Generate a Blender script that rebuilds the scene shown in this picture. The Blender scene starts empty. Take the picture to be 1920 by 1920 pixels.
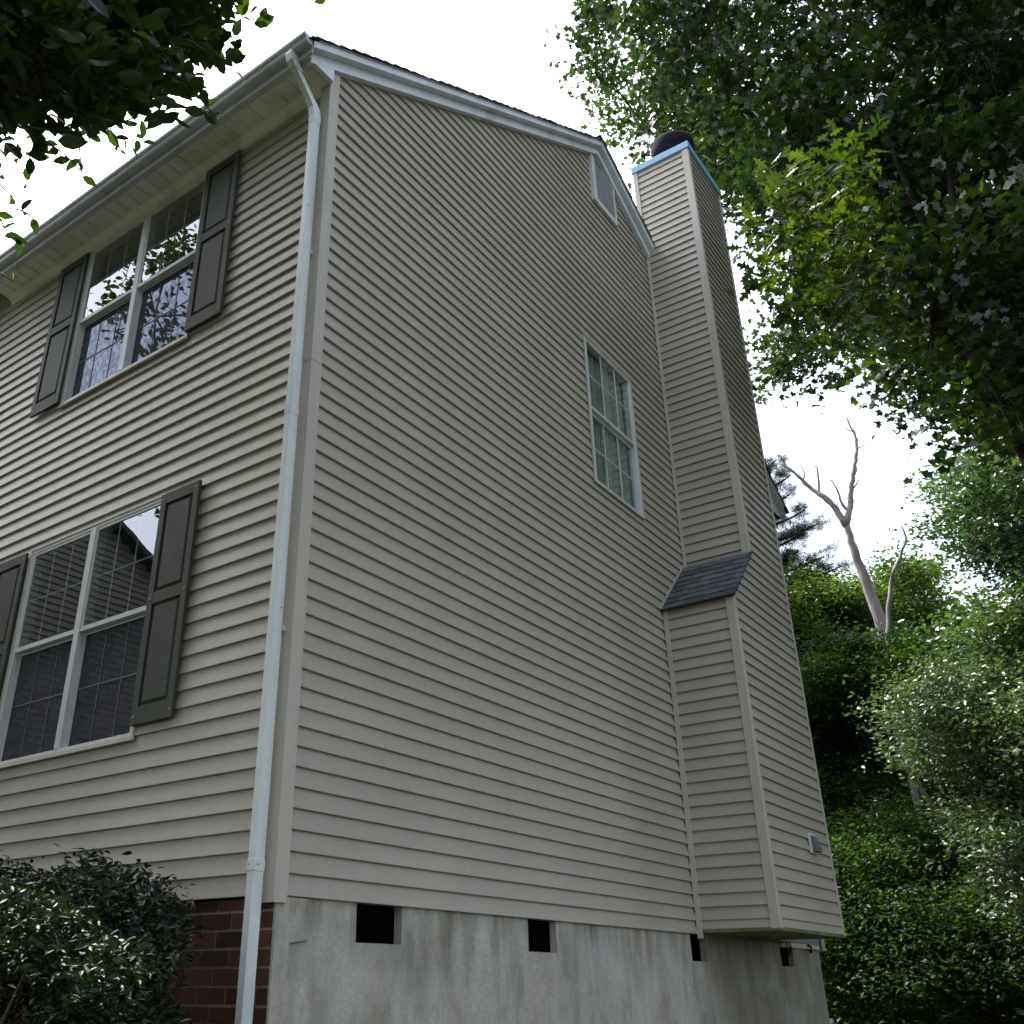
import bpy, math, random
import numpy as np
from mathutils import Matrix, Vector

rnd = random.Random(7)
rng = np.random.default_rng(11)
S = bpy.context.scene
C = S.collection

# ------------------------------------------------------------------ camera
cam = bpy.data.cameras.new('camera')
co = bpy.data.objects.new('camera', cam); C.objects.link(co)
CAM = Vector((-3.411, -3.525, -0.379))
_a, _b, _c = 0.6458, 0.4555, 0.0009
f = Vector((math.cos(_b)*math.cos(_a), math.cos(_b)*math.sin(_a), math.sin(_b)))
r0 = Vector((math.sin(_a), -math.cos(_a), 0)); u0 = r0.cross(f)
r = r0*math.cos(_c)+u0*math.sin(_c); u = -r0*math.sin(_c)+u0*math.cos(_c)
M = Matrix(((r.x, u.x, -f.x), (r.y, u.y, -f.y), (r.z, u.z, -f.z))).to_4x4()
co.matrix_world = Matrix.Translation(CAM) @ M
cam.sensor_width = 36.0; cam.sensor_fit = 'HORIZONTAL'
cam.lens = 36.0*1810.06/1920
cam.shift_x = (960-819.8)/1920; cam.shift_y = (959.5-960)/1920
cam.clip_start = 0.05; cam.clip_end = 2000
S.camera = co

# ------------------------------------------------------------------ world, sun, exposure
SUN_AZ, SUN_EL = math.radians(80), math.radians(60)       # direction towards the sun, azimuth from +x
w = bpy.data.worlds.new('World'); S.world = w; w.use_nodes = True
nt = w.node_tree; nt.nodes.clear()
sky = nt.nodes.new('ShaderNodeTexSky'); sky.sky_type = 'NISHITA'; sky.sun_disc = False
sky.sun_elevation = SUN_EL; sky.sun_rotation = math.pi/2-SUN_AZ
sky.air_density = 1.0; sky.dust_density = 4.0; sky.ozone_density = 1.0; sky.altitude = 100
hs = nt.nodes.new('ShaderNodeHueSaturation'); hs.inputs['Saturation'].default_value = 0.55
bg = nt.nodes.new('ShaderNodeBackground'); bg.inputs['Strength'].default_value = 0.15
wo = nt.nodes.new('ShaderNodeOutputWorld')
nt.links.new(sky.outputs[0], hs.inputs['Color']); nt.links.new(hs.outputs[0], bg.inputs[0]); nt.links.new(bg.outputs[0], wo.inputs[0])
sl = bpy.data.lights.new('sun', 'SUN'); sl.energy = 2.8; sl.angle = math.radians(0.6); sl.color = (1, .95, .86)
so = bpy.data.objects.new('sun', sl); C.objects.link(so)
sd = Vector((math.cos(SUN_EL)*math.cos(SUN_AZ), math.cos(SUN_EL)*math.sin(SUN_AZ), math.sin(SUN_EL)))
so.rotation_euler = sd.to_track_quat('Z', 'Y').to_euler()
so.location = (0, 0, 30)
S.view_settings.view_transform = 'Standard'; S.view_settings.look = 'None'
S.view_settings.gamma = 1; S.view_settings.use_curve_mapping = False
S.view_settings.exposure = 1.85
try:
    S.cycles.transparent_max_bounces = 12; S.cycles.max_bounces = 8; S.cycles.diffuse_bounces = 4
    S.cycles.sample_clamp_indirect = 6
except Exception: pass

# ------------------------------------------------------------------ materials
def N(nt, t, **kw):
    n = nt.nodes.new(t)
    for k, v in kw.items():
        if k in n.inputs: n.inputs[k].default_value = v
        else: setattr(n, k, v)
    return n
def base_mat(name):
    m = bpy.data.materials.new(name); m.use_nodes = True
    nt = m.node_tree; nt.nodes.clear()
    out = nt.nodes.new('ShaderNodeOutputMaterial')
    p = nt.nodes.new('ShaderNodeBsdfPrincipled'); nt.links.new(p.outputs[0], out.inputs[0])
    return m, nt, p, out
def pos(nt, scale=(1, 1, 1), obj=False):
    if obj:
        g = nt.nodes.new('ShaderNodeTexCoord'); o = g.outputs['Object']
    else:
        g = nt.nodes.new('ShaderNodeNewGeometry'); o = g.outputs['Position']
    mp = nt.nodes.new('ShaderNodeMapping'); mp.inputs['Scale'].default_value = scale
    nt.links.new(o, mp.inputs[0]); return mp.outputs[0]
def noise(nt, vec, scale, detail=4, rough=.6):
    n = nt.nodes.new('ShaderNodeTexNoise'); n.inputs['Scale'].default_value = scale
    n.inputs['Detail'].default_value = detail; n.inputs['Roughness'].default_value = rough
    nt.links.new(vec, n.inputs['Vector']); return n.outputs['Fac']
def ramp(nt, fac, stops):
    r = nt.nodes.new('ShaderNodeValToRGB'); nt.links.new(fac, r.inputs[0])
    el = r.color_ramp.elements
    while len(el) < len(stops): el.new(.5)
    for e, (p, c) in zip(el, stops):
        e.position = p; e.color = (c[0], c[1], c[2], 1) if hasattr(c, '__len__') else (c, c, c, 1)
    return r.outputs[0]
def mix(nt, fac, a, b, mode='MIX'):
    m = nt.nodes.new('ShaderNodeMix'); m.data_type = 'RGBA'; m.blend_type = mode
    for i, v in ((0, fac), (6, a), (7, b)):
        if hasattr(v, 'links'): nt.links.new(v, m.inputs[i])
        elif i == 0: m.inputs[0].default_value = v
        else: m.inputs[i].default_value = (v[0], v[1], v[2], 1)
    return m.outputs[2]
def bump(nt, p, h, strength, dist=.01):
    b = nt.nodes.new('ShaderNodeBump'); b.inputs['Strength'].default_value = strength; b.inputs['Distance'].default_value = dist
    nt.links.new(h, b.inputs['Height']); nt.links.new(b.outputs[0], p.inputs['Normal'])
def simple(name, col, rough=.5, var=.12, scale=6, spec=.4, bmp=0, bscale=80, stretch=(1, 1, 1), grime=None, rnd_amt=0.0):
    m, nt, p, out = base_mat(name)
    v = pos(nt, stretch)
    n1 = noise(nt, v, scale)
    lo = tuple(c*(1-var) for c in col); hi = tuple(min(1, c*(1+var)) for c in col)
    c = ramp(nt, n1, [(.3, lo), (.7, hi)])
    if grime:
        n2 = noise(nt, pos(nt, (3, 3, .5)), 1.6, 6)
        g = ramp(nt, n2, [(.5, 0), (.78, 1)])
        c = mix(nt, g, c, grime)
    if rnd_amt:
        oi = nt.nodes.new('ShaderNodeObjectInfo')
        rr = ramp(nt, oi.outputs['Random'], [(0, 1-rnd_amt), (1, 1+rnd_amt*.3)])
        c = mix(nt, 1.0, c, rr, 'MULTIPLY')
    nt.links.new(c, p.inputs['Base Color'])
    p.inputs['Roughness'].default_value = rough
    p.inputs['Specular IOR Level'].default_value = spec
    if bmp: bump(nt, p, noise(nt, v, bscale, 3), bmp)
    return m

m_siding, nt, p, _ = base_mat('vinyl_siding')
n1 = noise(nt, pos(nt), 1.3, 5); c = ramp(nt, n1, [(.3, (.385, .350, .285)), (.7, (.438, .399, .328))])
n2 = noise(nt, pos(nt, (2, 2, 9)), 1.1, 6); g = ramp(nt, n2, [(.56, 0), (.8, .35)])
c = mix(nt, g, c, (.27, .26, .20))
oi = nt.nodes.new('ShaderNodeObjectInfo'); c = mix(nt, 1, c, ramp(nt, oi.outputs['Random'], [(0, .93), (1, 1.0)]), 'MULTIPLY')
n4 = noise(nt, pos(nt, (7, 7, .8)), 3.0, 5); c = mix(nt, ramp(nt, n4, [(.5, 0), (.85, .3)]), c, (.27, .26, .215))
nt.links.new(c, p.inputs['Base Color']); p.inputs['Roughness'].default_value = .42; p.inputs['Specular IOR Level'].default_value = .35
n3 = noise(nt, pos(nt, (3, 3, 60)), 9, 4)
n5 = noise(nt, pos(nt, (1.2, 1.2, .3)), 2.2, 2)
ad = nt.nodes.new('ShaderNodeMath'); ad.operation = 'MULTIPLY_ADD'; nt.links.new(n5, ad.inputs[0]); ad.inputs[1].default_value = 9; nt.links.new(n3, ad.inputs[2])
bump(nt, p, ad.outputs[0], .35, .0016)

m_trim_tan = simple('tan_trim', (.48, .44, .37), .45, .05, 3, grime=(.37, .345, .28))
m_white = simple('white_aluminium_trim', (.70, .72, .76), .4, .05, 4, grime=(.50, .51, .50))
m_soffit = simple('soffit_vinyl', (.74, .72, .62), .55, .06, 3, grime=(.50, .49, .40))
m_gutter = simple('gutter_aluminium', (.50, .50, .54), .4, .08, 5, grime=(.32, .33, .31))
m_spout = simple('downspout_aluminium', (.67, .70, .68), .38, .06, 7, grime=(.42, .45, .44))
m_shutter = simple('shutter_plastic', (.055, .061, .043), .6, .15, 5, .22, grime=(.065, .068, .05), bmp=.2, bscale=120)
m_frame = simple('window_vinyl', (.60, .61, .60), .4, .05, 8, grime=(.42, .43, .41))
m_muntin = simple('muntin_vinyl', (.55, .56, .52), .4, .05, 8)
m_shingle = simple('asphalt_shingle', (.130, .140, .146), .95, .3, 9, .15, bmp=.5, bscale=420, rnd_amt=.4)
m_roofedge = simple('roof_shingle_edge', (.055, .045, .070), .95, .3, 20, .15, bmp=.6, bscale=300, rnd_amt=.35)
m_brick = simple('clay_brick', (.090, .034, .022), .85, .3, 14, .25, bmp=.6, bscale=150, rnd_amt=.5)
m_mortar = simple('mortar', (.30, .27, .225), .95, .15, 30, .2, bmp=.5, bscale=200)
m_dark = simple('dark_void', (.002, .002, .002), 1.0, .1, 6, 0.0)
m_inner = simple('room_wall', (.20, .20, .19), .9, .05)
m_blind = simple('window_blind', (.27, .29, .275), .8, .05)
m_cap = simple('blue_cap_metal', (.27, .47, .62), .35, .06, 9, grime=(.22, .36, .45))
m_black = simple('black_metal', (.014, .013, .018), .9, .2, 9, .03)
m_flash = simple('flashing_metal', (.30, .31, .31), .4, .1, 9)
m_ply = simple('mossy_plywood', (.16, .17, .08), .9, .4, 5, .2, grime=(.07, .085, .03))
m_grey = simple('grey_plastic', (.13, .13, .15), .5, .1, 9)
m_screw = simple('screw_metal', (.6, .6, .58), .35, .1)
m_bark = simple('bark', (.055, .047, .038), .95, .4, 7, .1, bmp=1, bscale=26, stretch=(1, 1, .25))
m_dead = simple('dead_wood', (.27, .24, .235), .9, .4, 5, .1, bmp=.6, bscale=20, stretch=(1, 1, .2))
m_twig = simple('shrub_stem', (.11, .085, .05), .8, .2, 20)

# parged foundation: grey cement wash with vertical rain streaks
m_parge, nt, p, _ = base_mat('parged_cement')
n1 = noise(nt, pos(nt, (1.6, 1.6, 1.1)), 2.0, 8, .62)
c = ramp(nt, n1, [(.30, (.30, .275, .21)), (.48, (.47, .435, .365)), (.70, (.59, .56, .49))])
n2 = noise(nt, pos(nt, (4.0, 4.0, 1.1)), 1.3, 7, .62)
c = mix(nt, ramp(nt, n2, [(.50, 0), (.72, .65)]), c, (.17, .165, .115))
n3 = noise(nt, pos(nt, (5, 5, 1.0)), 1.2, 6); sp = nt.nodes.new('ShaderNodeSeparateXYZ'); g = nt.nodes.new('ShaderNodeNewGeometry')
nt.links.new(g.outputs['Position'], sp.inputs[0])
mr = nt.nodes.new('ShaderNodeMapRange'); nt.links.new(sp.outputs[2], mr.inputs[0]); mr.inputs[1].default_value = -.40; mr.inputs[2].default_value = .0
mu = nt.nodes.new('ShaderNodeMath'); mu.operation = 'MULTIPLY'; nt.links.new(mr.outputs[0], mu.inputs[0]); nt.links.new(ramp(nt, n3, [(.42, 0), (.7, 1)]), mu.inputs[1])
c = mix(nt, mu.outputs[0], c, (.12, .12, .075))
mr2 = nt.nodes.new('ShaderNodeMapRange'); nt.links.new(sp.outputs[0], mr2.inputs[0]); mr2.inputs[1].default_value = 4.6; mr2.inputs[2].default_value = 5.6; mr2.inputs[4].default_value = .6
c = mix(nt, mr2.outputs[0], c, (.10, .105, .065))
c = mix(nt, ramp(nt, noise(nt, pos(nt), 38, 5, .7), [(.35, .35), (.6, 0)]), c, (.20, .19, .155))
c = mix(nt, ramp(nt, noise(nt, pos(nt), 1.7, 3), [(.5, 0), (.75, .5)]), c, (.50, .51, .485))
nt.links.new(c, p.inputs['Base Color']); p.inputs['Roughness'].default_value = .9
bump(nt, p, noise(nt, pos(nt), 45, 8, .75), .7, .008)

def glass(name, tint, mixspec, wavy=.0, ior=1.75, rough=0.0):
    m = bpy.data.materials.new(name); m.use_nodes = True; nt = m.node_tree; nt.nodes.clear()
    out = nt.nodes.new('ShaderNodeOutputMaterial')
    tr = nt.nodes.new('ShaderNodeBsdfTransparent'); tr.inputs[0].default_value = tint+(1,)
    gl = nt.nodes.new('ShaderNodeBsdfGlossy'); gl.inputs['Roughness'].default_value = rough
    gl.inputs[0].default_value = (mixspec, mixspec, mixspec*1.04, 1)
    fr = nt.nodes.new('ShaderNodeFresnel'); fr.inputs[0].default_value = ior
    mx = nt.nodes.new('ShaderNodeMixShader')
    if wavy:
        b = nt.nodes.new('ShaderNodeBump'); b.inputs['Strength'].default_value = wavy; b.inputs['Distance'].default_value = .01
        nt.links.new(noise(nt, pos(nt), 3.2, 1), b.inputs['Height'])
        nt.links.new(b.outputs[0], gl.inputs['Normal'])
    ge = nt.nodes.new('ShaderNodeNewGeometry'); iv = nt.nodes.new('ShaderNodeMath'); iv.operation = 'SUBTRACT'; iv.inputs[0].default_value = 1
    ml = nt.nodes.new('ShaderNodeMath'); ml.operation = 'MULTIPLY'          # the back face of the thin pane only lets light through
    nt.links.new(ge.outputs['Backfacing'], iv.inputs[1]); nt.links.new(iv.outputs[0], ml.inputs[0]); nt.links.new(fr.outputs[0], ml.inputs[1])
    nt.links.new(ml.outputs[0], mx.inputs[0]); nt.links.new(tr.outputs[0], mx.inputs[1]); nt.links.new(gl.outputs[0], mx.inputs[2])
    nt.links.new(mx.outputs[0], out.inputs[0]); return m
m_glass = glass('window_glass', (.72, .80, .76), 1.0, .035, 2.7)
m_glass_side = glass('side_window_glass', (.88, .93, .90), 1.0, .2, 1.8)
# glass behind an insect screen: darker see-through, weaker mirror, faint moire of the mesh
m_screen, nt, p, out = base_mat('insect_screen_glass')
p.inputs['Base Color'].default_value = (.010, .011, .014, 1); p.inputs['Roughness'].default_value = .9
wv = nt.nodes.new('ShaderNodeTexWave'); wv.inputs['Scale'].default_value = 7; wv.inputs['Distortion'].default_value = 14; wv.inputs['Detail'].default_value = 1.5; wv.inputs['Detail Scale'].default_value = 1.4
nt.links.new(pos(nt, (1, 1, .8)), wv.inputs[0])
gl = nt.nodes.new('ShaderNodeBsdfGlossy'); gl.inputs['Roughness'].default_value = .012
nt.links.new(ramp(nt, wv.outputs[1], [(0, (.25, .28, .34)), (1, (.44, .50, .62))]), gl.inputs[0])
fr = nt.nodes.new('ShaderNodeFresnel'); fr.inputs[0].default_value = 2.3
mx = nt.nodes.new('ShaderNodeMixShader'); nt.links.new(fr.outputs[0], mx.inputs[0]); nt.links.new(p.outputs[0], mx.inputs[1]); nt.links.new(gl.outputs[0], mx.inputs[2]); nt.links.new(mx.outputs[0], out.inputs[0])

def leaf_mat(name, dark, light, trans, rough=.38, tw=.45, spec=.5):
    m = bpy.data.materials.new(name); m.use_nodes = True; nt = m.node_tree; nt.nodes.clear()
    out = nt.nodes.new('ShaderNodeOutputMaterial')
    at = nt.nodes.new('ShaderNodeAttribute'); at.attribute_name = 'tone'
    oi = nt.nodes.new('ShaderNodeObjectInfo')
    ad = nt.nodes.new('ShaderNodeMath'); ad.operation = 'MAXIMUM'
    nt.links.new(at.outputs['Fac'], ad.inputs[0])
    mu = nt.nodes.new('ShaderNodeMath'); mu.operation = 'MULTIPLY'; mu.inputs[1].default_value = 1.0
    lt = nt.nodes.new('ShaderNodeMath'); lt.operation = 'LESS_THAN'; lt.inputs[1].default_value = .0001
    nt.links.new(at.outputs['Fac'], lt.inputs[0]); nt.links.new(lt.outputs[0], mu.inputs[1]); nt.links.new(oi.outputs['Random'], mu.inputs[0])
    nt.links.new(mu.outputs[0], ad.inputs[1])
    c = ramp(nt, ad.outputs[0], [(0, dark), (.75, light), (1, (light[0]*1.55, light[1]*1.25, light[2]*.8))])
    p = nt.nodes.new('ShaderNodeBsdfPrincipled'); p.inputs['Roughness'].default_value = rough; p.inputs['Specular IOR Level'].default_value = spec
    nt.links.new(c, p.inputs['Base Color'])
    tr = nt.nodes.new('ShaderNodeBsdfTranslucent'); tc = mix(nt, 1, c, trans, 'MULTIPLY'); nt.links.new(tc, tr.inputs[0])
    mx = nt.nodes.new('ShaderNodeMixShader'); mx.inputs[0].default_value = tw
    nt.links.new(p.outputs[0], mx.inputs[1]); nt.links.new(tr.outputs[0], mx.inputs[2]); nt.links.new(mx.outputs[0], out.inputs[0])
    return m
m_oak = leaf_mat('oak_leaf', (0.0073, 0.0156, 0.0073), (0.0312, 0.0528, 0.0132), (2.0, 2.5, .6), .36, .32)
m_oak_lit = leaf_mat('sunlit_oak_leaf', (0.0085, 0.0184, 0.0054), (0.0292, 0.0447, 0.0094), (2.4, 2.8, .6), .36, .42)  # near oak leaves: sunlit look put into the colour and translucency
m_near = leaf_mat('dogwood_leaf', (0.0073, 0.0158, 0.0063), (0.0269, 0.0448, 0.0115), (2.2, 2.8, .6), .45, .32)
m_maple = leaf_mat('maple_leaf', (0.0152, 0.0317, 0.0179), (0.0517, 0.0862, 0.0389), (1.9, 2.4, .8), .33, .28, .7)
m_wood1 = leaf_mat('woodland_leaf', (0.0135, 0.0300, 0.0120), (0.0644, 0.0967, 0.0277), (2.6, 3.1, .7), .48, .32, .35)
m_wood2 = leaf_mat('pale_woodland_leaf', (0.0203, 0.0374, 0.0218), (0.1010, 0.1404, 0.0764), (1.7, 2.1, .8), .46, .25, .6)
m_wood3 = leaf_mat('shady_woodland_leaf', (0.0091, 0.0228, 0.0114), (0.0367, 0.0632, 0.0184), (2.6, 3.2, .6), .55, .3, .25)  # shade under the wood's canopy put into a darker leaf colour
m_pine = leaf_mat('pine_needle', (.028, .045, .035), (.055, .078, .055), (1.5, 1.8, 1.0), .5, .2)
m_shrub = leaf_mat('laurel_leaf', (0.0037, 0.0095, 0.0047), (0.0153, 0.0293, 0.0115), (2.0, 2.6, .7), .50, .14, .3)

m_grass, nt, p, _ = base_mat('lawn')
c = ramp(nt, noise(nt, pos(nt), .8, 8), [(.3, (.018, .030, .012)), (.7, (.050, .050, .026))])
nt.links.new(c, p.inputs['Base Color']); p.inputs['Roughness'].default_value = .95
bump(nt, p, noise(nt, pos(nt), 30, 6), .8, .05)

# ------------------------------------------------------------------ helpers
class MB:
    def __init__(s): s.v = []; s.f = []
    def add(s, vs, fs):
        b = len(s.v); s.v += [tuple(p) for p in vs]; s.f += [tuple(i+b for i in q) for q in fs]; return s
    def box(s, x0, x1, y0, y1, z0, z1):
        return s.add([(x0, y0, z0), (x1, y0, z0), (x1, y1, z0), (x0, y1, z0), (x0, y0, z1), (x1, y0, z1), (x1, y1, z1), (x0, y1, z1)],
                     [(0, 3, 2, 1), (4, 5, 6, 7), (0, 1, 5, 4), (1, 2, 6, 5), (2, 3, 7, 6), (3, 0, 4, 7)])
    def prism(s, ring0, ring1):
        n = len(ring0)
        return s.add(list(ring0)+list(ring1), [tuple(range(n))[::-1], tuple(range(n, 2*n))]+[(i, (i+1) % n, n+(i+1) % n, n+i) for i in range(n)])
    def tube(s, pts, rads, n=8, cap=True):
        rings = []
        for i, p in enumerate(pts):
            p = Vector(p); a = Vector(pts[max(0, i-1)]); b = Vector(pts[min(len(pts)-1, i+1)]); t = (b-a).normalized()
            up = Vector((0, 0, 1)) if abs(t.z) < .9 else Vector((1, 0, 0))
            e1 = t.cross(up).normalized(); e2 = t.cross(e1)
            rings.append([p+(e1*math.cos(2*math.pi*k/n)+e2*math.sin(2*math.pi*k/n))*rads[i] for k in range(n)])
        vs = [v for rg in rings for v in rg]; fs = []
        for i in range(len(rings)-1):
            for k in range(n): fs.append((i*n+k, i*n+(k+1) % n, (i+1)*n+(k+1) % n, (i+1)*n+k))
        if cap: fs += [tuple(range(n))[::-1], tuple((len(rings)-1)*n+k for k in range(n))]
        return s.add(vs, fs)
    def rect_tube(s, pts, hx, hy):
        rings = [[(p[0]-hx, p[1]-hy, p[2]), (p[0]+hx, p[1]-hy, p[2]), (p[0]+hx, p[1]+hy, p[2]), (p[0]-hx, p[1]+hy, p[2])] for p in pts]
        vs = [v for rg in rings for v in rg]; fs = [(3, 2, 1, 0)]
        for i in range(len(rings)-1):
            for k in range(4): fs.append((i*4+k, i*4+(k+1) % 4, (i+1)*4+(k+1) % 4, (i+1)*4+k))
        L = (len(rings)-1)*4; fs.append((L, L+1, L+2, L+3))
        return s.add(vs, fs)
    def mesh(s, name, mat, smooth=False):
        me = bpy.data.meshes.new(name); me.from_pydata(s.v, [], s.f); me.materials.append(mat)
        if smooth: me.polygons.foreach_set('use_smooth', [True]*len(me.polygons))
        me.update(); return me
    def build(s, name, mat, parent=None, smooth=False, bevel=0, recalc=True):
        me = s.mesh(name, mat, smooth)
        if recalc:
            import bmesh
            bm = bmesh.new(); bm.from_mesh(me); bmesh.ops.recalc_face_normals(bm, faces=bm.faces); bm.to_mesh(me); bm.free()
        o = link(name, me, parent)
        if bevel:
            b = o.modifiers.new('bevel', 'BEVEL'); b.width = bevel; b.segments = 2; b.limit_method = 'ANGLE'
        return o
ORIG = {}
def link(name, me, parent=None, mw=None):
    o = bpy.data.objects.new(name, me); C.objects.link(o)
    mw = mw or Matrix.Identity(4)
    ORIG[o] = mw
    if parent is not None:
        o.parent = parent; o.matrix_parent_inverse = ORIG[parent].inverted()
    o.matrix_basis = mw
    return o
def thing(name, label, cat, loc=(0, 0, 0), group=None):
    o = link(name, None, None, Matrix.Translation(loc))
    o['label'] = label; o['category'] = cat
    if group: o['group'] = group
    return o
def structure(o, label):
    o['kind'] = 'structure'; o['label'] = label; return o

E_ = 0.1016
GROUND = -1.95

# ------------------------------------------------------------------ ground
gm = MB(); n = 60
for i in range(n+1):
    for j in range(n+1):
        x = -60+200*i/n; y = -100+200*j/n
        d = max(0, math.hypot(x-4, y-2)-12)
        z = GROUND + .02*math.sin(x*.7)*math.cos(y*.6) + min(2.0, d*.03)*(.6+.4*math.sin(x*.11+y*.07))
        gm.v.append((x, y, z))
for i in range(n):
    for j in range(n): gm.f.append((i*(n+1)+j, (i+1)*(n+1)+j, (i+1)*(n+1)+j+1, i*(n+1)+j+1))
structure(gm.build('ground', m_grass, None, True), 'grassy yard sloping up into the woods')
far = MB(); far.add([(-800, -800, -2.6), (800, -800, -2.6), (800, 800, -2.6), (-800, 800, -2.6)], [(0, 1, 2, 3)])
structure(far.build('terrain', m_grass), 'distant flat ground beyond the yard')

# ------------------------------------------------------------------ house
house = thing('house', 'two storey tan vinyl sided house with dark shutters and a side chimney', 'house', (0, 0, GROUND))

def prof(dz):           # depth of the course face (towards the viewer) at height dz above its butt
    return .0212-.0185*min(1, dz/E_)
def siding_course(parent, to3, z0, pieces):
    """pieces: (a0 at bottom, a1 at bottom, a0 at top, a1 at top, zb, zt) along the wall"""
    groups = []
    for p in pieces:
        hit = [g for g in groups if any((abs(q[4]-p[5]) < 1e-6 or abs(q[5]-p[4]) < 1e-6) and min(p[1], q[1]) > max(p[0], q[0]) for q in g)]
        ng = [p]
        for g in hit: ng += g; groups.remove(g)
        groups.append(ng)
    for g in groups: siding_piece(parent, to3, z0, g)
def siding_piece(parent, to3, z0, pieces):
    m = MB()
    for (b0, b1, t0, t1, zb, zt) in pieces:
        lip = zb <= z0+1e-6
        db, dt = prof(zb-z0), prof(zt-z0)
        def L(a, b, z): return a+(b-a)*(0 if zt == zb else (z-zb)/(zt-zb))
        if lip:
            zs = [(0, zb), (.0195, zb), (.0212, zb+.003), (dt, zt), (0, zt)]
        else: zs = [(0, zb), (db, zb), (dt, zt), (0, zt)]
        v0 = [to3(L(b0, t0, z), d, z) for d, z in zs]; v1 = [to3(L(b1, t1, z), d, z) for d, z in zs]
        m.prism(v0, v1)
    return m.build('siding_board', m_siding, parent)
def cut(z0, z1, lo, hi, holes):
    """pieces for one course; lo,hi: functions of z; holes: (a0,a1,zb,zt)"""
    zs = sorted({z0, z1} | {z for h in holes for z in h[2:4] if z0 < z < z1})
    out = []
    for zb, zt in zip(zs[:-1], zs[1:]):
        if zt-zb < .003: continue
        zm = (zb+zt)/2
        hs_ = sorted([h for h in holes if h[2] < zm < h[3]])
        segs = [(lo(zb), lo(zt))]; res = []
        cur = (lo(zb), lo(zt)); ok = True
        for h in hs_:
            if h[0] > cur[0]: res.append((cur[0], h[0], cur[1], h[0]))
            cur = (max(cur[0], h[1]), max(cur[1], h[1]))
        res.append((cur[0], hi(zb), cur[1], hi(zt)))
        for a, b, c_, d in res:
            if b-a < .004 and d-c_ < .004: continue
            out.append((a, max(a+1e-4, b), c_, max(c_+1e-4, d), zb, zt))
    return out
to_g = lambda a, d, z: (a, .021-d, z)                 # gable wall faces -y
to_f = lambda a, d, z: (.021-d, a, z)                 # front wall faces -x

# rake lines (underside of rake board on the gable plane)
RX, RZ = 4.30, 8.30
def rake_l(x): return 5.50+.65*x
def rake_r(x): return RZ-.57*(x-RX)
SW = (3.655, 4.635, 3.745, 5.335)       # side window opening x0,x1,z0,z1
UW = (1.285, 2.785, 3.755, 5.325)       # upper twin window y0,y1,z0,z1
LW = (1.265, 2.765, .915, 2.475)
VT = (4.145, 4.700, 7.50, 8.16)

# structural shells behind the siding, with openings
def panel_with_holes(m, to3, a0, a1, z0, z1, holes, d0, d1, extra=()):
    As = sorted({a0, a1} | {h[0] for h in holes} | {h[1] for h in holes}); Zs = sorted({z0, z1} | {h[2] for h in holes} | {h[3] for h in holes})
    for i in range(len(As)-1):
        for j in range(len(Zs)-1):
            am, zm = (As[i]+As[i+1])/2, (Zs[j]+Zs[j+1])/2
            if any(h[0] < am < h[1] and h[2] < zm < h[3] for h in holes): continue
            p0, p1 = to3(As[i], d0, Zs[j]), to3(As[i+1], d1, Zs[j+1])
            m.box(min(p0[0], p1[0]), max(p0[0], p1[0]), min(p0[1], p1[1]), max(p0[1], p1[1]), Zs[j], Zs[j+1])
gw = MB()
panel_with_holes(gw, to_g, .02, 8.17, .001, 5.50, [SW], -.001, -.10)
gw.prism([(.02, .022, 5.502), (8.9, .022, 5.502), (8.9, .022, 5.66), (RX, .022, 8.29), (.12, .022, 5.56)], [(.02, .11, 5.502), (8.9, .11, 5.502), (8.9, .11, 5.66), (RX, .11, 8.29), (.12, .11, 5.56)])
gable = gw.build('gable_wall', m_inner, house)
gable['label'] = 'tall side wall under the roof gable, clad in tan lap siding'
fw = MB()
panel_with_holes(fw, to_f, .12, 9.0, .001, 5.60, [UW, LW], -.001, -.10)
front = fw.build('front_wall', m_inner, house)
front['label'] = 'front wall with two shuttered twin windows'

def gr_hi(z):       # right end of the gable wall courses (chimney face, its sloped shoulder, then the rake)
    if z < 2.84: x = 4.858
    elif z < 3.50: x = 4.858+(z-2.84)/(3.50-2.84)*(5.522-4.858)
    else: x = 5.522
    return min(x, RX+(RZ-z+.05)/.57)
def gr_lo(z): return max(.070, (z-5.54)/.65)
k = 0
while k*E_ < 8.27:
    z0 = k*E_; z1 = min(z0+E_, 8.32)
    h = [SW, VT]
    pcs = cut(z0, z1, gr_lo, gr_hi, h)
    if pcs: siding_course(gable, to_g, z0, pcs)
    k += 1
for k in range(0, 78, 2):                # staggered overlaps between siding panels
    for xj in ((k//2*1.37) % 3.6+.25, (k//2*1.37) % 3.6+3.3):
        for kk in (k, k+1):
            z0 = kk*E_
            if xj < gr_lo(z0+E_)+.06 or xj > gr_hi(z0+E_)-.06: continue
            if any(h[0]-.05 < xj < h[1]+.05 and h[2]-E_ < z0 < h[3] for h in (SW, VT)): continue
            m = MB(); e = .0011
            m.prism([to_g(xj, prof(t*E_)-.001, z0+t*E_) for t in (.03, .97)]+[to_g(xj, prof(t*E_)+e, z0+t*E_) for t in (.97, .03)], [to_g(xj+.016, prof(t*E_)-.001, z0+t*E_) for t in (.03, .97)]+[to_g(xj+.016, prof(t*E_)+.0002, z0+t*E_) for t in (.97, .03)])
            m.build('lap_joint', m_siding, gable)
CG_Y = 4.12                              # where the cross gable begins
for k in range(0, 53):
    z0 = k*E_; siding_course(front, to_f, z0, cut(z0, z0+E_, lambda z: .070, lambda z: 8.9, [UW, LW]))
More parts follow.
